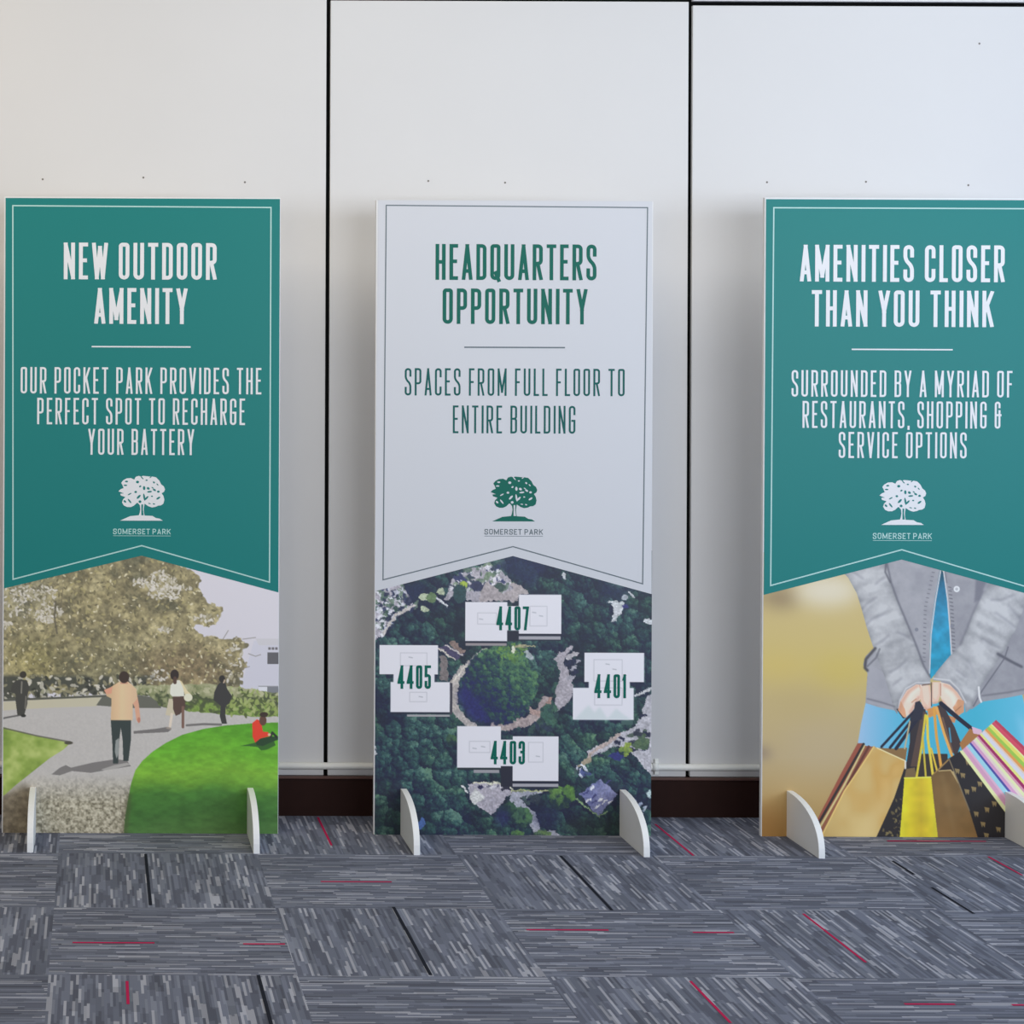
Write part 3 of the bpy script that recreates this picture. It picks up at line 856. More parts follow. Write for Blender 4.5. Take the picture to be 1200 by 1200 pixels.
    p.put(p.poly([(1108, 834), (1120, 838), (1118, 844), (1108, 840)]), (186, 128, 86))
    p.put(p.line([(1119, 830), (1126, 824)], 1.2) * .7, (140, 92, 64))
    p.put(p.line([(1077, 800), (1080, 812), (1082, 822)], 1.6) * .6, skd)
    p.put(p.poly([(1078, 802), (1089, 800), (1091, 815), (1090, 828), (1085, 830), (1080, 824), (1077, 812)]), skin2)
    p.put(p.poly([(1080, 802), (1087, 801), (1089, 815), (1087, 824), (1082, 818)]) * .7, skin)
    p.put(p.poly([(1092, 796), (1101, 796), (1101, 812), (1098, 821), (1092, 822), (1091, 810)]), skin2)
    p.put(p.poly([(1093, 797), (1099, 797), (1099, 810), (1096, 817), (1093, 814)]) * .7, skin)
    p.put(p.line([(1090.5, 797), (1091, 812), (1091, 824)], 1.2), (84, 62, 62))
    p.put(p.line([(1101.5, 798), (1101.5, 812)], 1.2), (176, 130, 110))
    p.put(p.line([(1073, 816), (1068, 820)], 1.4) * .8, skd)
    p.put(p.line([(1080, 800), (1089, 798.5)], 1.4), (110, 88, 84))
    # soft modelling of the hands
    hands = np.maximum(p.poly([(1052, 829), (1055, 818), (1062, 806), (1073, 799), (1089, 800), (1091, 828), (1085, 830), (1068, 832), (1060, 838)]),
                       p.poly([(1092, 796), (1112, 799), (1121, 808), (1129, 820), (1129, 830), (1122, 836), (1112, 832), (1098, 821), (1092, 822)]))
    for a, w, c, k in (([(1054, 830), (1057, 819), (1064, 808), (1074, 801)], 4, (186, 138, 112), .6), ([(1066, 832), (1072, 822), (1076, 814)], 3, (176, 126, 104), .6),
                       ([(1128, 830), (1126, 818), (1118, 806), (1106, 799)], 4, (190, 144, 116), .55), ([(1103, 818), (1112, 830), (1120, 834)], 3, (176, 124, 98), .6),
                       ([(1083, 826), (1086, 829), (1090, 827)], 2.2, (170, 118, 102), .6), ([(1093, 821), (1098, 820)], 2.0, (170, 118, 102), .6)):
        p.put(p.blur(p.line(a, w), 1.0) * k * hands, c)
    p.put(p.blur(p.line([(1064, 818), (1070, 808), (1076, 804)], 4), 1.5) * .6 * hands, (238, 216, 204))
    p.put(p.blur(p.line([(1108, 806), (1116, 814), (1118, 822)], 4), 1.5) * .6 * hands, (240, 220, 208))
    # bags
    p.put(p.poly([(1005, 868), (1012, 868), (1000, 900), (962, 962), (958, 958), (985, 905)]), (142, 76, 58))
    p.put(p.line([(1012, 869), (988, 912), (960, 962)], 3.0), (48, 40, 38))
    p.put(p.line([(1013.5, 871), (990, 916), (962, 966)], 2.0), (196, 180, 126))
    p.put(p.poly([(1014, 871), (1026, 872), (1004, 908), (966, 975), (961, 970), (992, 916)]), (138, 86, 62))
    p.put(p.line([(1018, 872), (994, 916)], 3.0), (96, 52, 44))
    p.put(p.poly([(1026, 873), (1046, 874), (1063, 873), (1061, 889)]), (128, 100, 62))
    tan = p.poly([(1024, 872), (1030, 874), (1060.5, 888), (1060.5, 898), (1048, 932), (1023, 990), (960, 990), (965, 972), (990, 924), (1006, 900)])
    p.put(tan, p.ramp(p.noise(30, 2, .8) * .7 + .3 * np.clip((p.Y - 880) / 100, 0, 1), [(0, (200, 166, 100)), (.35, (190, 152, 84)), (.6, (192, 164, 104)), (1, (198, 174, 116))]))
    p.put(p.line([(1024, 872), (1006, 900), (990, 924), (963, 978)], 1.6), (216, 184, 112))
    p.put(p.line([(1028, 873.5), (1060, 888)], 1.4), (222, 204, 156))
    p.put(p.blur(p.poly([(1036, 925), (1058, 900), (1022, 984), (1000, 984), (1010, 960)]), 5) * .5, (204, 182, 128))
    # dark bag between
    p.put(p.poly([(1061, 890), (1080, 880), (1110, 880), (1112, 905), (1060, 908)]), (52, 44, 40))
    p.put(p.poly([(1061, 893), (1074, 896), (1074, 908), (1060, 908), (1059, 990), (1022, 990), (1048, 932)]), (38, 35, 37))
    p.speck(p.poly([(1050, 935), (1058, 920), (1056, 985), (1028, 985)]), 26, 1.5, [(124, 112, 74), (96, 86, 60)])
    p.put(p.poly([(1062, 898), (1072, 896), (1074, 908), (1060, 908)]), (112, 92, 62))
    p.put(p.line([(1061, 889), (1061, 897)], 2.0), (210, 206, 196))
    # strap bundle
    p.put(p.poly([(1074, 826), (1084, 828), (1085, 842), (1077, 868), (1070, 897), (1062, 892), (1066, 866), (1066, 838)]), (48, 42, 46))
    p.put(p.poly([(1080, 830), (1086, 832), (1084, 850), (1076, 895), (1067, 895), (1074, 858)]), (82, 64, 56))
    for a, b, w in (((1071, 830), (1033, 872), 3.0), ((1075, 832), (1043, 873), 3.2), ((1077, 836), (1050, 874), 4.0)):
        p.put(p.line([a, b], w), (30, 32, 50))
    p.put(p.line([(1066, 842), (1060, 874)], 1.8), (178, 164, 130))
    p.put(p.poly([(1072, 820), (1077, 818), (1082, 826), (1080, 840), (1066, 842), (1070, 832)]), (40, 40, 54))
    p.put(p.poly([(1097, 824), (1104, 822), (1118, 848), (1126, 868), (1120, 884), (1110, 868), (1102, 846)]), (62, 50, 50))
    p.put(p.line([(1104, 838), (1116, 878)], 2.0), (104, 80, 66))
    p.put(p.line([(1112, 850), (1114, 866)], 1.6), (70, 140, 168))
    p.put(p.line([(1102, 821), (1122, 838), (1146, 857)], 5.0), (28, 28, 46))
    p.put(p.poly([(1086, 828), (1098, 824), (1098, 834), (1088, 838)]), (196, 136, 74))
    for pts, w, c in (([(1084, 835), (1080, 870), (1074, 908)], 2.6, (202, 184, 58)), ([(1086, 836), (1087, 862), (1093, 904)], 3.0, (212, 192, 66)),
                      ([(1081, 860), (1085, 908)], 2.2, (190, 172, 60)), ([(1091, 874), (1098, 900)], 2.2, (206, 178, 60)),
                      ([(1094, 826), (1097, 860), (1103, 897)], 3.2, (206, 150, 66)), ([(1097, 826), (1106, 856), (1117, 887)], 3.2, (214, 156, 82))):
        p.put(p.line(pts, w), c)
    # yellow bag
    yb = p.poly([(1060, 908), (1092, 907), (1094, 932), (1101, 990), (1054, 990), (1057, 950)])
    p.put(yb, p.ramp((p.X - 1055) / 45, [(0, (208, 202, 48)), (.2, (206, 192, 40)), (.55, (190, 166, 42)), (.8, (206, 190, 44)), (1, (212, 204, 56))]))
    p.mul(yb, .95 + .1 * p.noise(12, 2))
    p.put(p.line([(1060, 908.5), (1092, 907.5)], 1.4), (222, 216, 80))
    # brown bag
    p.put(p.poly([(1094, 904), (1112, 885), (1118, 900)]), (46, 38, 36))
    p.put(p.line([(1093, 905), (1113, 885)], 1.6), (150, 118, 70))
    bb = p.poly([(1091, 906), (1100, 900), (1114, 899), (1122, 912), (1136, 946), (1151, 990), (1101, 990), (1094, 932)])
    p.put(bb, p.ramp(p.noise(24, 3) * .5 + .5 * np.clip((p.Y - 895) / 95, 0, 1), [(0, (96, 74, 42)), (.5, (116, 90, 52)), (1, (138, 106, 62))]))
    p.put(p.blur(p.line([(1104, 905), (1114, 950), (1122, 985)], 4), 2) * .4, (136, 112, 74))
    p.put(p.line([(1100, 900), (1114, 899), (1123, 914)], 1.4), (172, 150, 104))
    # black spotted bag
    p.put(p.poly([(1111, 886), (1126, 876), (1146, 905), (1166, 932), (1182, 946), (1182, 990), (1150, 990), (1136, 946), (1123, 912)]), (36, 33, 36))
    p.put(p.line([(1112, 886), (1121, 908), (1136, 946)], 1.3), (116, 104, 82))
    for x, y in ((1121.5, 900), (1133, 924), (1141, 921), (1144, 950), (1156.5, 945), (1156, 975), (1170, 968), (1148, 915), (1165, 938), (1134, 890), (1128, 905), (1152, 962)):
        p.put(p.poly([(x - 3, y - 3), (x + 3, y - 2), (x + 2, y + 4), (x, y + 1), (x - 1, y + 4)]) * .85, (150, 130, 86))
    # striped bag
    p.put(p.poly([(1124, 868), (1136, 850), (1146, 856), (1160, 850), (1150, 862), (1128, 878)]), (156, 108, 62))
    p.put(p.poly([(1138, 848), (1150, 852), (1150, 858), (1140, 856)]), (206, 170, 190))
    A, B = np.array([1125.5, 877.0]), np.array([1166.0, 840.5])
    st = [(0, (232, 230, 168)), (.05, (196, 148, 176)), (.13, (206, 166, 190)), (.17, (146, 196, 212)), (.25, (70, 74, 150)), (.29, (198, 146, 184)), (.35, (214, 196, 190)),
          (.40, (226, 222, 168)), (.45, (196, 140, 160)), (.49, (150, 36, 92)), (.54, (228, 212, 128)), (.59, (200, 200, 212)), (.66, (220, 188, 170)), (.69, (212, 146, 76)),
          (.74, (146, 186, 76)), (.80, (216, 206, 96)), (.86, (232, 226, 150)), (.885, (196, 72, 92)), (.96, (176, 58, 80)), (1.0, None)]

    def E(t, L):
        d = np.array([52, 69]) * (1 - t) + np.array([52, 49]) * t
        return tuple(A + t * (B - A) + d * L)
    for (t0, c), (t1, _) in zip(st[:-1], st[1:]):
        p.put(p.poly([E(t0, 0), E(t1 + .012, 0), E(t1 + .012, 2.2), E(t0, 2.2)]), c)
    p.put(p.line([E(0, 0), E(0, 1.1)], 2.0), (228, 226, 160))
    return p


def pic_albedo(a):
    return np.clip(s2l(np.clip(a, 0, 1)) * PIC_GAIN * np.array([1.03, 0.99, 0.94]), 0.002, 0.92)


# ------------------------------------------------------------------ condensed stroke lettering
R = True
GLY = {
    'A': (1.05, [[(0, 0), (.5, 1)], [(.5, 1), (1, 0)], [(.2, .22), (.8, .22)]]),
    'B': (1.0, [[(0, 0), (0, 1)], [(.1, 1), (1, 1, R), (1, .53, R), (.1, .53)], [(.1, .53), (1, .53, R), (1, 0, R), (.1, 0)]]),
    'C': (1.0, [[(1, .72), (1, 1, R), (0, 1, R), (0, 0, R), (1, 0, R), (1, .28)]]),
    'D': (1.0, [[(0, 0), (0, 1)], [(.1, 1), (1, 1, R), (1, 0, R), (.1, 0)]]),
    'E': (.85, [[(1, 1), (0, 1), (0, 0), (1, 0)], [(0, .52), (.8, .52)]]),
    'F': (.82, [[(1, 1), (0, 1), (0, 0)], [(0, .50), (.8, .50)]]),
    'G': (1.0, [[(1, .72), (1, 1, R), (0, 1, R), (0, 0, R), (1, 0, R), (1, .46), (.55, .46)]]),
    'H': (1.0, [[(0, 0), (0, 1)], [(1, 0), (1, 1)], [(0, .5), (1, .5)]]),
    'I': (0, [[(0, 0), (0, 1)]]),
    'K': (1.05, [[(0, 0), (0, 1)], [(1, 1), (.05, .42)], [(.38, .60), (1, 0)]]),
    'L': (.80, [[(0, 1), (0, 0), (1, 0)]]),
    'M': (1.35, [[(0, 0), (0, 1)], [(0, 1), (.5, .12)], [(.5, .12), (1, 1)], [(1, 1), (1, 0)]]),
    'N': (1.05, [[(0, 0), (0, 1)], [(0, 1), (1, 0)], [(1, 0), (1, 1)]]),
    'O': (1.0, [[(.5, 1), (1, 1, R), (1, 0, R), (0, 0, R), (0, 1, R), (.5, 1)]]),
    'P': (1.0, [[(0, 0), (0, 1)], [(.1, 1), (1, 1, R), (1, .44, R), (.1, .44)]]),
    'Q': (1.0, [[(.5, 1), (1, 1, R), (1, 0, R), (0, 0, R), (0, 1, R), (.5, 1)], [(.55, .16), (1.02, -.06)]]),
    'R': (1.0, [[(0, 0), (0, 1)], [(.1, 1), (1, 1, R), (1, .46, R), (.1, .46)], [(.5, .46), (1, 0)]]),
    'S': (1.0, [[(1, .74), (1, 1, R), (0, 1, R), (0, .60, R), (1, .42, R), (1, 0, R), (0, 0, R), (0, .26)]]),
    'T': (.95, [[(0, 1), (1, 1)], [(.5, 1), (.5, 0)]]),
    'U': (1.0, [[(0, 1), (0, 0, R), (1, 0, R), (1, 1)]]),
    'V': (1.05, [[(0, 1), (.5, 0)], [(.5, 0), (1, 1)]]),
    'W': (1.5, [[(0, 1), (.25, 0)], [(.25, 0), (.5, .9)], [(.5, .9), (.75, 0)], [(.75, 0), (1, 1)]]),
    'Y': (1.05, [[(0, 1), (.5, .42)], [(1, 1), (.5, .42)], [(.5, .48), (.5, 0)]]),
    '&': (1.0, [[(.85, .82), (.85, 1, R), (0, 1, R), (0, 0, R), (.85, 0, R), (.85, .66)], [(.1, .5), (1.1, .5)]]),
    ',': (.15, [[(.2, .02), (-.2, -.06)]]),
    '0': (1.0, [[(.5, 1), (1, 1, R), (1, 0, R), (0, 0, R), (0, 1, R), (.5, 1)]]),
    '1': (.55, [[(0, .82), (1, .98)], [(1, 1), (1, 0)]]),
    '3': (1.0, [[(0, .76), (0, 1, R), (1, 1, R), (1, .53, R), (.45, .53)], [(.45, .53), (1, .53, R), (1, 0, R), (0, 0, R), (0, .26)]]),
    '4': (1.1, [[(.72, 0), (.72, 1)], [(.72, 1), (0, .26)], [(0, .24), (1, .24)]]),
    '5': (1.0, [[(1, 1), (0, 1), (0, .56)], [(0, .58), (1, .58, R), (1, 0, R), (0, 0, R), (0, .26)]]),
    '7': (1.0, [[(0, 1), (1, 1)], [(1, 1), (.35, 0)]]),
}


def smooth_path(pts, rad):
    out = []
    for i, q in enumerate(pts):
        if len(q) == 3 and 0 < i < len(pts) - 1:
            a, b, c = np.array(pts[i - 1][:2]), np.array(q[:2]), np.array(pts[i + 1][:2])
            la, lc = np.linalg.norm(a - b), np.linalg.norm(c - b)
            r = min(rad, la * .49, lc * .49)
            p0, p2 = b + (a - b) / la * r, b + (c - b) / lc * r
            for k in range(7):
                t = k / 6
                out.append((1 - t) ** 2 * p0 + 2 * t * (1 - t) * (b * .82 + (p0 + p2) * .09) + t * t * p2)
        else:
            out.append(np.array(q[:2], float))
    res = [out[0]]
    for q in out[1:]:
        if np.linalg.norm(q - res[-1]) > 1e-4:
            res.append(q)
    return res


def ribbon(path, hw, ylo, yhi, ext):
    """flat strip along a path, mitred, square ends"""
    n = len(path)
    p = [q.copy() for q in path]
    closed = np.linalg.norm(p[0] - p[-1]) < 1e-6
    d = [(p[i + 1] - p[i]) / np.linalg.norm(p[i + 1] - p[i]) for i in range(n - 1)]
    if not closed:
        p[0] = p[0] - d[0] * ext
        p[-1] = p[-1] + d[-1] * ext
    L, Rr = [], []
    for i in range(n):
        d0 = d[i - 1] if i > 0 else (d[-1] if closed else d[0])
        d1 = d[i] if i < n - 1 else (d[0] if closed else d[-1])
        nn = np.array([-(d0 + d1)[1], (d0 + d1)[0]])
        nn /= np.linalg.norm(nn)
        c = max(.5, float(np.dot(nn, np.array([-d0[1], d0[0]]))))
        L.append(p[i] + nn * hw / c)
        Rr.append(p[i] - nn * hw / c)
    vs = [np.array([q[0], min(max(q[1], ylo), yhi)]) for q in L + Rr]
    return vs, [(i, n + i, n + i + 1, i + 1) for i in range(n - 1)]


def text_line(text, xa, xb, ytop, ybot, sw, wide=.33, gap=.125, space=.34):
    """strokes of a text line in pixel units, fitted between xa..xb and ytop..ybot (y down)"""
    h = ybot - ytop
    adv = []
    for ch in text:
        if ch == ' ':
            adv.append(space * h)
        else:
            adv.append(max(GLY[ch][0] * wide * h, sw))
    tot = 0.0
    for i, ch in enumerate(text):
        tot += adv[i]
        if i < len(text) - 1 and ch != ' ' and text[i + 1] != ' ':
            tot += gap * h
    k = (xb - xa) / tot
    V, Fc, x = [], [], xa
    layer = 0
    for i, ch in enumerate(text):
        w = adv[i] * k
        if ch != ' ':
            hw = sw / 2
            for stq in GLY[ch][1]:
                pts = [((x + hw + q[0] * max(w - sw, 0)), ybot - hw - q[1] * (h - sw)) + tuple(q[2:]) for q in stq]
                path = smooth_path(pts, (w - sw) * .62 if w > sw else 1)
                lo, hi = (ytop, ybot) if ch not in 'Q,' else (ytop, ybot + .25 * h)
                vs, fs = ribbon(path, hw, lo, hi, hw)
                b = len(V)
                V.extend([(q[0], q[1], layer % 4) for q in vs])
                Fc.extend([tuple(b + j for j in f) for f in fs])
                layer += 1
        x += w
        if i < len(text) - 1 and ch != ' ' and text[i + 1] != ' ':
            x += gap * h * k
    return V, Fc


# ------------------------------------------------------------------ display boards
M_white = grain(mat('white_foam_board', (0.77, 0.77, 0.78, 1), 0.5, 0.35), 20, 0.012)
M_foot = grain(mat('white_board_edge', (0.82, 0.83, 0.84, 1), 0.5, 0.35), 20, 0.015)
M_green = grain(mat('teal_green_print', rgb(10, 113, 110, 1.22), 0.42, 0.28), 300, 0.04)
M_ink_w = mat('white_ink', (0.80, 0.80, 0.82, 1), 0.45, 0.4)
M_ink_p = mat('pale_green_ink', rgb(170, 205, 200, 1.15), 0.45, 0.4)
M_ink_g = mat('green_ink', rgb(0, 96, 82, 1.1), 0.45, 0.2)
M_ink_gr = mat('grey_ink', rgb(96, 108, 114, 1.1), 0.45, 0.3)
M_ink_d = mat('slate_green_ink', rgb(8, 88, 84, 1.1), 0.45, 0.2)
M_ink_wall = mat('white_print', (0.63, 0.64, 0.68, 1), 0.45, 0.4)


def pic_material(name):
    m = mat(name, (1, 1, 1, 1), 0.42, 0.45)
    at = m.node_tree.nodes.new('ShaderNodeVertexColor')
    at.layer_name = 'print'
    m.node_tree.links.new(at.outputs['Color'], m.node_tree.nodes['Principled BSDF'].inputs['Base Color'])
    return m


TH = 0.018
BW, BH = 324.0, 745.5
GROUP = 'display boards along the wall'


class Board:
    def __init__(s, cx, width, height, y, lean, label, ox, oy):
        """cx: centre in photo px; ox, oy: photo px of the top left corner, for placing the print"""
        s.root = bpy.data.objects.new('display_board', None)
        COL.objects.link(s.root)
        s.root.empty_display_size = 0.2
        s.root['label'] = label
        s.root['category'] = 'sign'
        s.root['group'] = GROUP
        s.root.location = ((cx - PX) * M, y, 0)
        s.w, s.h, s.ox, s.oy = width, height, ox, oy
        s.cl, s.sl = math.cos(lean), math.sin(lean)
        box_pts = [(u, v, dd) for dd in (0, 1) for u, v in ((0, height), (width, height), (width, 0), (0, 0))]

        bm = bmesh.new()
        vs = [bm.verts.new(s.loc(u, v, 0 if dd == 0 else -TH)) for u, v, dd in box_pts]
        for f in ((0, 1, 2, 3), (5, 4, 7, 6), (0, 4, 5, 1), (1, 5, 6, 2), (2, 6, 7, 3), (3, 7, 4, 0)):
            bm.faces.new([vs[i] for i in f])
        bmesh.ops.recalc_face_normals(bm, faces=bm.faces)
        bmesh.ops.bevel(bm, geom=list(bm.edges), offset=0.0012, segments=2, affect='EDGES', profile=.5)
        me = bpy.data.meshes.new('panel')
        bm.to_mesh(me)
        bm.free()
        s.panel = link('panel', me, M_white, s.root)

    def loc(s, u, v, off):
        """board pixel (u right, v down) and height above the print face -> local metres"""
        x = (u - s.w / 2) * M
        z = (s.h - v) * M
        return Vector((x, z * s.sl - off * s.cl, z * s.cl + off * s.sl))

    def flat(s, name, polys, off, m, parent):
        V, Fc = [], []
        for k, poly in enumerate(polys):
            b = len(V)
            V.extend([s.loc(u - s.ox, v - s.oy, off + 0.00005 * (k % 4)) for u, v in poly])
            Fc.append(tuple(range(b + len(poly) - 1, b - 1, -1)))
        return mesh(name, V, Fc, m, parent)

    def strips(s, name, lines, off, m, parent):
        V, Fc = [], []
        for vs, fs in lines:
            b = len(V)
            V.extend([s.loc(q[0] - s.ox, q[1] - s.oy, off + (q[2] if len(q) > 2 else 0) * 0.00006) for q in vs])
            Fc.extend([tuple(b + i for i in f) for f in fs])
        return mesh(name, V, Fc, m, parent)

    def picture(s, name, p, m, off=0.0004, inset=(2.0, 2.0, 1.0)):
        """the printed photograph: a fine grid carrying the ink colour"""
        xs = np.linspace(p.x0, p.x1, p.w)
        ys = np.linspace(p.y0, p.y1, p.h)
        Xg, Yg = np.meshgrid(xs, ys)
        x = (Xg - s.ox - s.w / 2) * M
        z = (s.h - (Yg - s.oy)) * M
        co = np.stack([x, z * s.sl - off * s.cl, z * s.cl + off * s.sl], -1).reshape(-1, 3)
        n, mm = p.h, p.w
        idx = np.arange(n * mm).reshape(n, mm)
        q = np.stack([idx[:-1, :-1], idx[1:, :-1], idx[1:, 1:], idx[:-1, 1:]], -1).reshape(-1, 4)
        me = bpy.data.meshes.new(name)
        me.vertices.add(n * mm)
        me.vertices.foreach_set('co', co.ravel().astype(np.float32))
        me.loops.add(q.size)
        me.loops.foreach_set('vertex_index', q.ravel().astype(np.int32))
        me.polygons.add(len(q))
        me.polygons.foreach_set('loop_start', np.arange(0, q.size, 4, dtype=np.int32))
        me.update(calc_edges=True)
        at = me.color_attributes.new('print', 'FLOAT_COLOR', 'POINT')
        rgba = np.ones((n * mm, 4), np.float32)
        rgba[:, :3] = pic_albedo(p.a).reshape(-1, 3)
        at.data.foreach_set('color', rgba.ravel())
        return link(name, me, m, s.root)

    def foot(s, u, depth, height=0.147):
        """upright stabiliser fin slotted through the board, rounded towards the front"""
        t = 0.0195
        pr = [(0.0, 0.0), (-depth, 0.0), (-depth, 0.012)]
        for k in range(1, 17):                       # bowed front edge
            a = math.pi / 2 * (1 - k / 16)
            pr.append((-depth * math.sin(a) ** (2 / 2.3), 0.012 + (height - 0.012) * max(math.cos(a), 0) ** (2 / 2.3)))
        pr.append((0.05, height))
        pr += [(0.13, 0.06), (0.13, 0.0)]
        bm = bmesh.new()
        xc = (u - s.w / 2) * M
        a = [bm.verts.new((xc - t / 2, y, z)) for y, z in pr]
        b = [bm.verts.new((xc + t / 2, y, z)) for y, z in pr]
        bm.faces.new(a)
        bm.faces.new(list(reversed(b)))
        n = len(pr)
        for i in range(n):
            bm.faces.new((a[(i + 1) % n], a[i], b[i], b[(i + 1) % n]))
        bmesh.ops.recalc_face_normals(bm, faces=bm.faces)
        me = bpy.data.meshes.new('foot')
        bm.to_mesh(me)
        bm.free()
        o = link('foot', me, M_foot, s.root)
        bv = o.modifiers.new('bevel', 'BEVEL')
        bv.width = 0.0012
        bv.segments = 2
        bv.limit_method = 'ANGLE'
        bv.angle_limit = math.radians(50)
        return o


def polyline_strip(pts, w):
    path = [np.array(q, float) for q in pts]
    vs, fs = ribbon(path, w / 2, -1e9, 1e9, 0.0)
    return [(q[0], q[1], 0) for q in vs], fs


def tree_emblem(cx, top, k=1.0):
    """silhouette of a spreading oak on a mound; returns leaf mass outline polygons and the pale slits"""
    def tr(pts):                                     # emblem crop pixels -> photo pixels
        return [(cx + (x - 505) / 14.12 * k, top + (y - 95) / 14.12 * k) for x, y in pts]
    crown = [(330, 125), (385, 150), (410, 105), (460, 88), (500, 100), (530, 88), (640, 98), (690, 100), (745, 110), (800, 165), (830, 225),
             (875, 260), (895, 310), (880, 350), (840, 375), (870, 420), (885, 480), (870, 545), (830, 575), (780, 580), (740, 600), (680, 610),
             (620, 590), (560, 550), (530, 540), (430, 535), (385, 580), (330, 605), (270, 605), (215, 580), (185, 530), (200, 480), (240, 440),
             (165, 415), (155, 385), (215, 380), (125, 345), (160, 310), (210, 290), (190, 240), (170, 205), (200, 165), (260, 130)]
    crown = list(reversed(crown))
    trunk = [(440, 530), (480, 575), (488, 640), (478, 700), (462, 745), (560, 745), (548, 700), (545, 630), (556, 560), (560, 530)]
    mound = [(155, 830), (230, 795), (320, 755), (460, 740), (690, 750), (745, 785), (810, 795), (860, 828)]
    slits = []
    for x, y, a, b, r in ((440, 190, 26, 22, 0), (550, 290, 34, 20, 1.5), (617, 295, 26, 20, .5), (720, 320, 28, 16, .5), (785, 348, 22, 18, 0), (640, 350, 42, 14, -.1),
                          (460, 435, 44, 18, -.8), (552, 440, 62, 15, 1.4), (590, 455, 44, 16, -.8), (785, 455, 38, 16, -.6), (482, 515, 24, 22, 0), (232, 512, 26, 16, .7),
                          (310, 505, 46, 13, .9), (258, 182, 26, 14, 0), (240, 245, 30, 12, 0), (485, 262, 20, 14, -.5), (410, 355, 22, 18, 0), (310, 390, 36, 10, -.5),
                          (712, 195, 20, 14, .6), (590, 160, 18, 12, 0), (515, 120, 34, 9, .8), (770, 230, 22, 9, .8), (680, 425, 16, 12, 0), (712, 552, 20, 10, .3), (640, 545, 24, 8, .2),
                          (655, 110, 20, 8, -.6), (690, 285, 22, 9, .6)):
        pts = []
        for i in range(10):
            th = i * math.tau / 10
            ex, ey = a * math.cos(th), b * math.sin(th)
            pts.append((x + ex * math.cos(r) - ey * math.sin(r), y + ex * math.sin(r) + ey * math.cos(r)))
        slits.append(tr(pts))
    shade = tr([(505, 560), (535, 560), (530, 640), (545, 740), (505, 740)])
    return tr(crown), tr(trunk), tr(mound), slits, shade


def build_board(bd, kind, ht, pic, pic_name, heads, rule, bodies, emb, name_px, frame, chev):
    """header print with its border, lettering and emblem, and the photo print below"""
    ink = {'green': M_ink_w, 'white': M_ink_g}[kind]
    ink2 = {'green': M_ink_w, 'white': M_ink_d}[kind]
    back = {'green': M_green, 'white': M_ink_wall}[kind]
    ph = bd.picture('photo_print', pic, pic_material(pic_name))
    hd = bd.flat('header_print', [ht], 0.0008, back, bd.root)
    q = frame
    bl = M_ink_p if kind == 'green' else M_ink_gr
    bd.strips('border_line', [polyline_strip([q[0], q[1], q[2], q[3], q[4], q[0]], 1.5 if kind == 'green' else 1.3)], 0.0012, bl, hd)
    sw = 4.3 if kind == 'white' else 4.5
    bd.strips('heading_lettering', [text_line(t, a, b, c, d, sw) for t, a, b, c, d in heads], 0.0012, ink, hd)
    bd.strips('divider_line', [polyline_strip([(rule[0], rule[2]), (rule[1], rule[2])], 1.6)], 0.0012, M_ink_w if kind == 'green' else M_ink_gr, hd)
    bd.strips('body_lettering', [text_line(t, a, b, c, d, 2.4 if kind == 'green' else 2.3, .30, .15, .38) for t, a, b, c, d in bodies], 0.0012, ink2, hd)
    crown, trunk, mound, slits, shade = tree_emblem(*emb)
    tr = bd.flat('tree_emblem', [crown, trunk, mound], 0.0012, ink, hd)
    # openings between the leaves keep the header colour: same mesh, second material
    sl = bd.flat('tmp', slits + [shade], 0.0015, back, hd)
    bm = bmesh.new()
    bm.from_mesh(tr.data)
    nf = len(bm.faces)
    bm.from_mesh(sl.data)
    bm.faces.ensure_lookup_table()
    for i, f in enumerate(bm.faces):
        f.material_index = 0 if i < nf else 1
    bm.to_mesh(tr.data)
    bm.free()
    tr.data.materials.append(back)
    bpy.data.objects.remove(sl, do_unlink=True)
    x0, x1, y0, y1 = name_px
    c2 = M_ink_p if kind == 'green' else M_ink_gr
    bd.strips('place_name_lettering', [text_line('SOMERSET PARK', x0, x1, y0, y1, 1.0, .75, .22, .55),
                                       polyline_strip([(x0, y1 + 1.8), (x1, y1 + 1.8)], .5)], 0.0012, c2, hd)
    return ph, hd


RES = 1.5
# ---- left board
bd = Board(166.2, 324.0, 745.5, BOARD_Y, 0.0, 'green display board headed new outdoor amenity, with the park and lawn photo', 3.9, 230.5)
pic = paint_park(5.2, 645.0, 327.4, 975.8, RES)
build_board(bd, 'green', [(5.5, 232), (327, 232), (327, 693), (166.5, 650.5), (5.5, 689.5)], pic, 'park_photo_ink',
            [('NEW OUTDOOR', 74, 253, 284, 327), ('AMENITY', 110, 219, 337, 379)], (107, 223, 405.8),
            [('OUR POCKET PARK PROVIDES THE', 24, 306, 430, 461), ('PERFECT SPOT TO RECHARGE', 43.5, 287, 466, 497), ('YOUR BATTERY', 103.5, 227.5, 502, 532.5)],
            (166, 557.5), (133, 200.5, 619, 625.5),
            [(14, 241), (316.5, 242), (316.5, 681), (166.5, 638.8), (16, 678.8)], None)
bd.foot(36.5, 0.258)
bd.foot(291, 0.262)

# ---- middle board, leaning back a little
bd = Board(602.0, 324.5, 743.0, F * H / 546.8, 0.0, 'white display board headed headquarters opportunity, with the aerial photo of numbered roofs', 439.2, 236.0)


def fixm(pts, bd=bd):
    """undo the lean so that measured picture positions land where they were read"""
    out = []
    for x, y in pts:
        t = (979.5 - y) / 745.0
        sc = 1.0
        yc = y
        out.append((602 + (x - 602) * sc, yc))
    return out


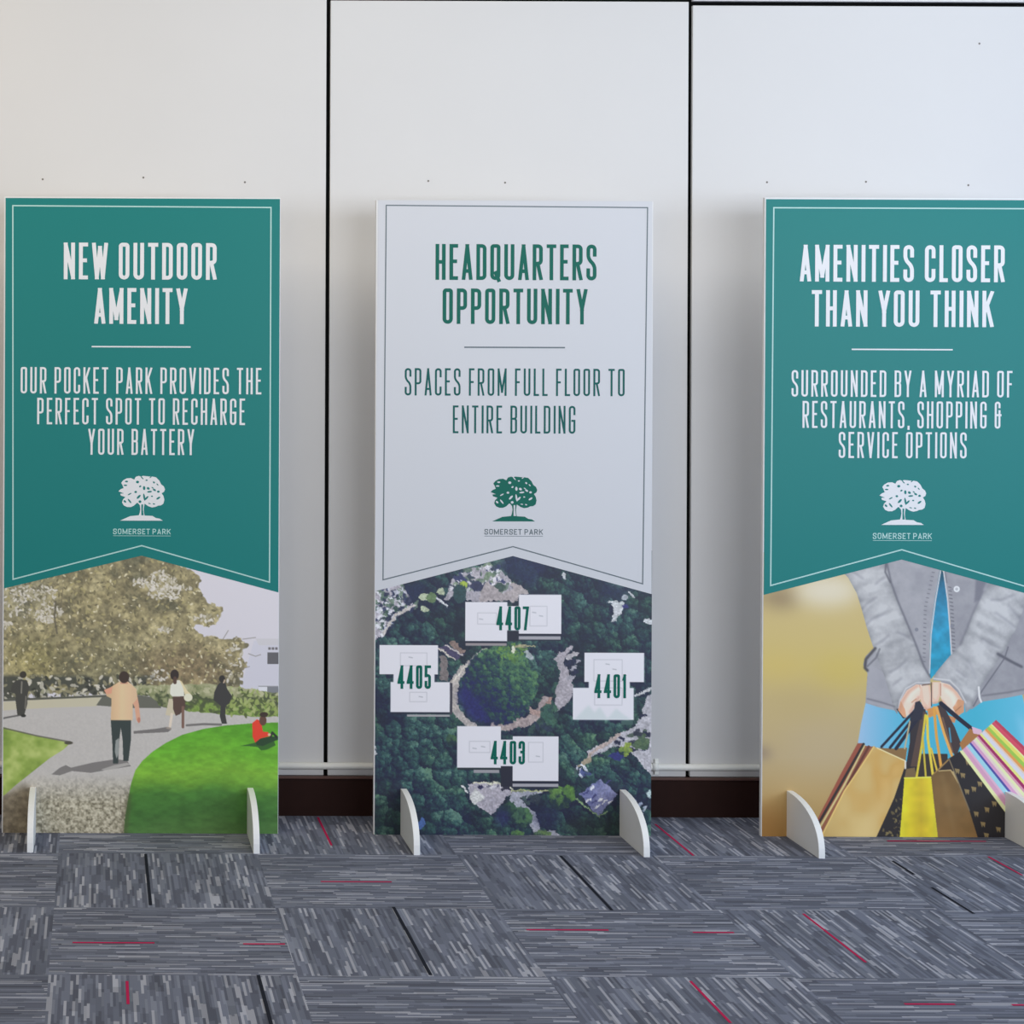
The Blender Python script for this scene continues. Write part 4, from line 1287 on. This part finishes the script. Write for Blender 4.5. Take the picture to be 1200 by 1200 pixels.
fy = lambda y: 234.5 + (y - 236.5) * (745.5 / 743.0)
pic = paint_aerial(440.3, 645.0, 763.9, 979.8, RES)
ph, hd = build_board(bd, 'white', fixm([(441.5, 236), (762.2, 236), (763.6, 696), (601, 652), (439.2, 694)]), pic, 'aerial_photo_ink',
                     [('HEADQUARTERS', 509, 697.5, 287, 329), ('OPPORTUNITY', 517.5, 687, 339, 380.5)], (543, 661, 407.8),
                     [('SPACES FROM FULL FLOOR TO', 473.5, 731, 432.5, 464.5), ('ENTIRE BUILDING', 530, 673.5, 476, 508.5)],
                     (601.5, 559.5), (567.5, 636, 620.5, 627),
                     fixm([(451, 242), (757, 243.5), (753, 684), (601, 641), (449, 680.5)]), None)
for t, a, b, c, d in (('4407', 582, 620, 711, 739), ('4405', 466.5, 505.5, 780.5, 808), ('4401', 697, 734, 790, 818), ('4403', 576, 616, 868.5, 896)):
    o = bd.strips('building_number', [text_line(t, a, b, c, d, 3.1, .31, .12)], 0.0012, M_ink_g, ph)
    o['label'] = 'dark green building number ' + t
bd.foot(35, 0.268)
bd.foot(291.5, 0.282)

# ---- right board, cut by the frame
bd = Board(1055.0, 324.5, 747.5, F * H / 547.2, math.radians(-0.35), 'green display board headed amenities closer than you think, with the shopping bags photo', 892.5, 230.5)
pic = paint_bags(893.6, 645.0, 1216.2, 977.8, RES)
build_board(bd, 'green', [(894, 232.5), (1215.5, 232.5), (1215.5, 696), (1055, 653), (894, 695)], pic, 'shopping_photo_ink',
            [('AMENITIES CLOSER', 934, 1173, 285.5, 328.5), ('THAN YOU THINK', 948, 1160.5, 338.5, 381)], (995, 1113, 407.5),
            [('SURROUNDED BY A MYRIAD OF', 925, 1183, 432, 463), ('RESTAURANTS, SHOPPING &', 938, 1170, 468, 499.5), ('SERVICE OPTIONS', 980.5, 1130, 504, 534.5)],
            (1055.5, 560.5), (1021, 1090, 622, 629),
            [(903, 242.5), (1207, 242.5), (1207, 686), (1055, 641.5), (902, 684)], None)
bd.foot(33.5, 0.285)
bd.foot(289, 0.30)
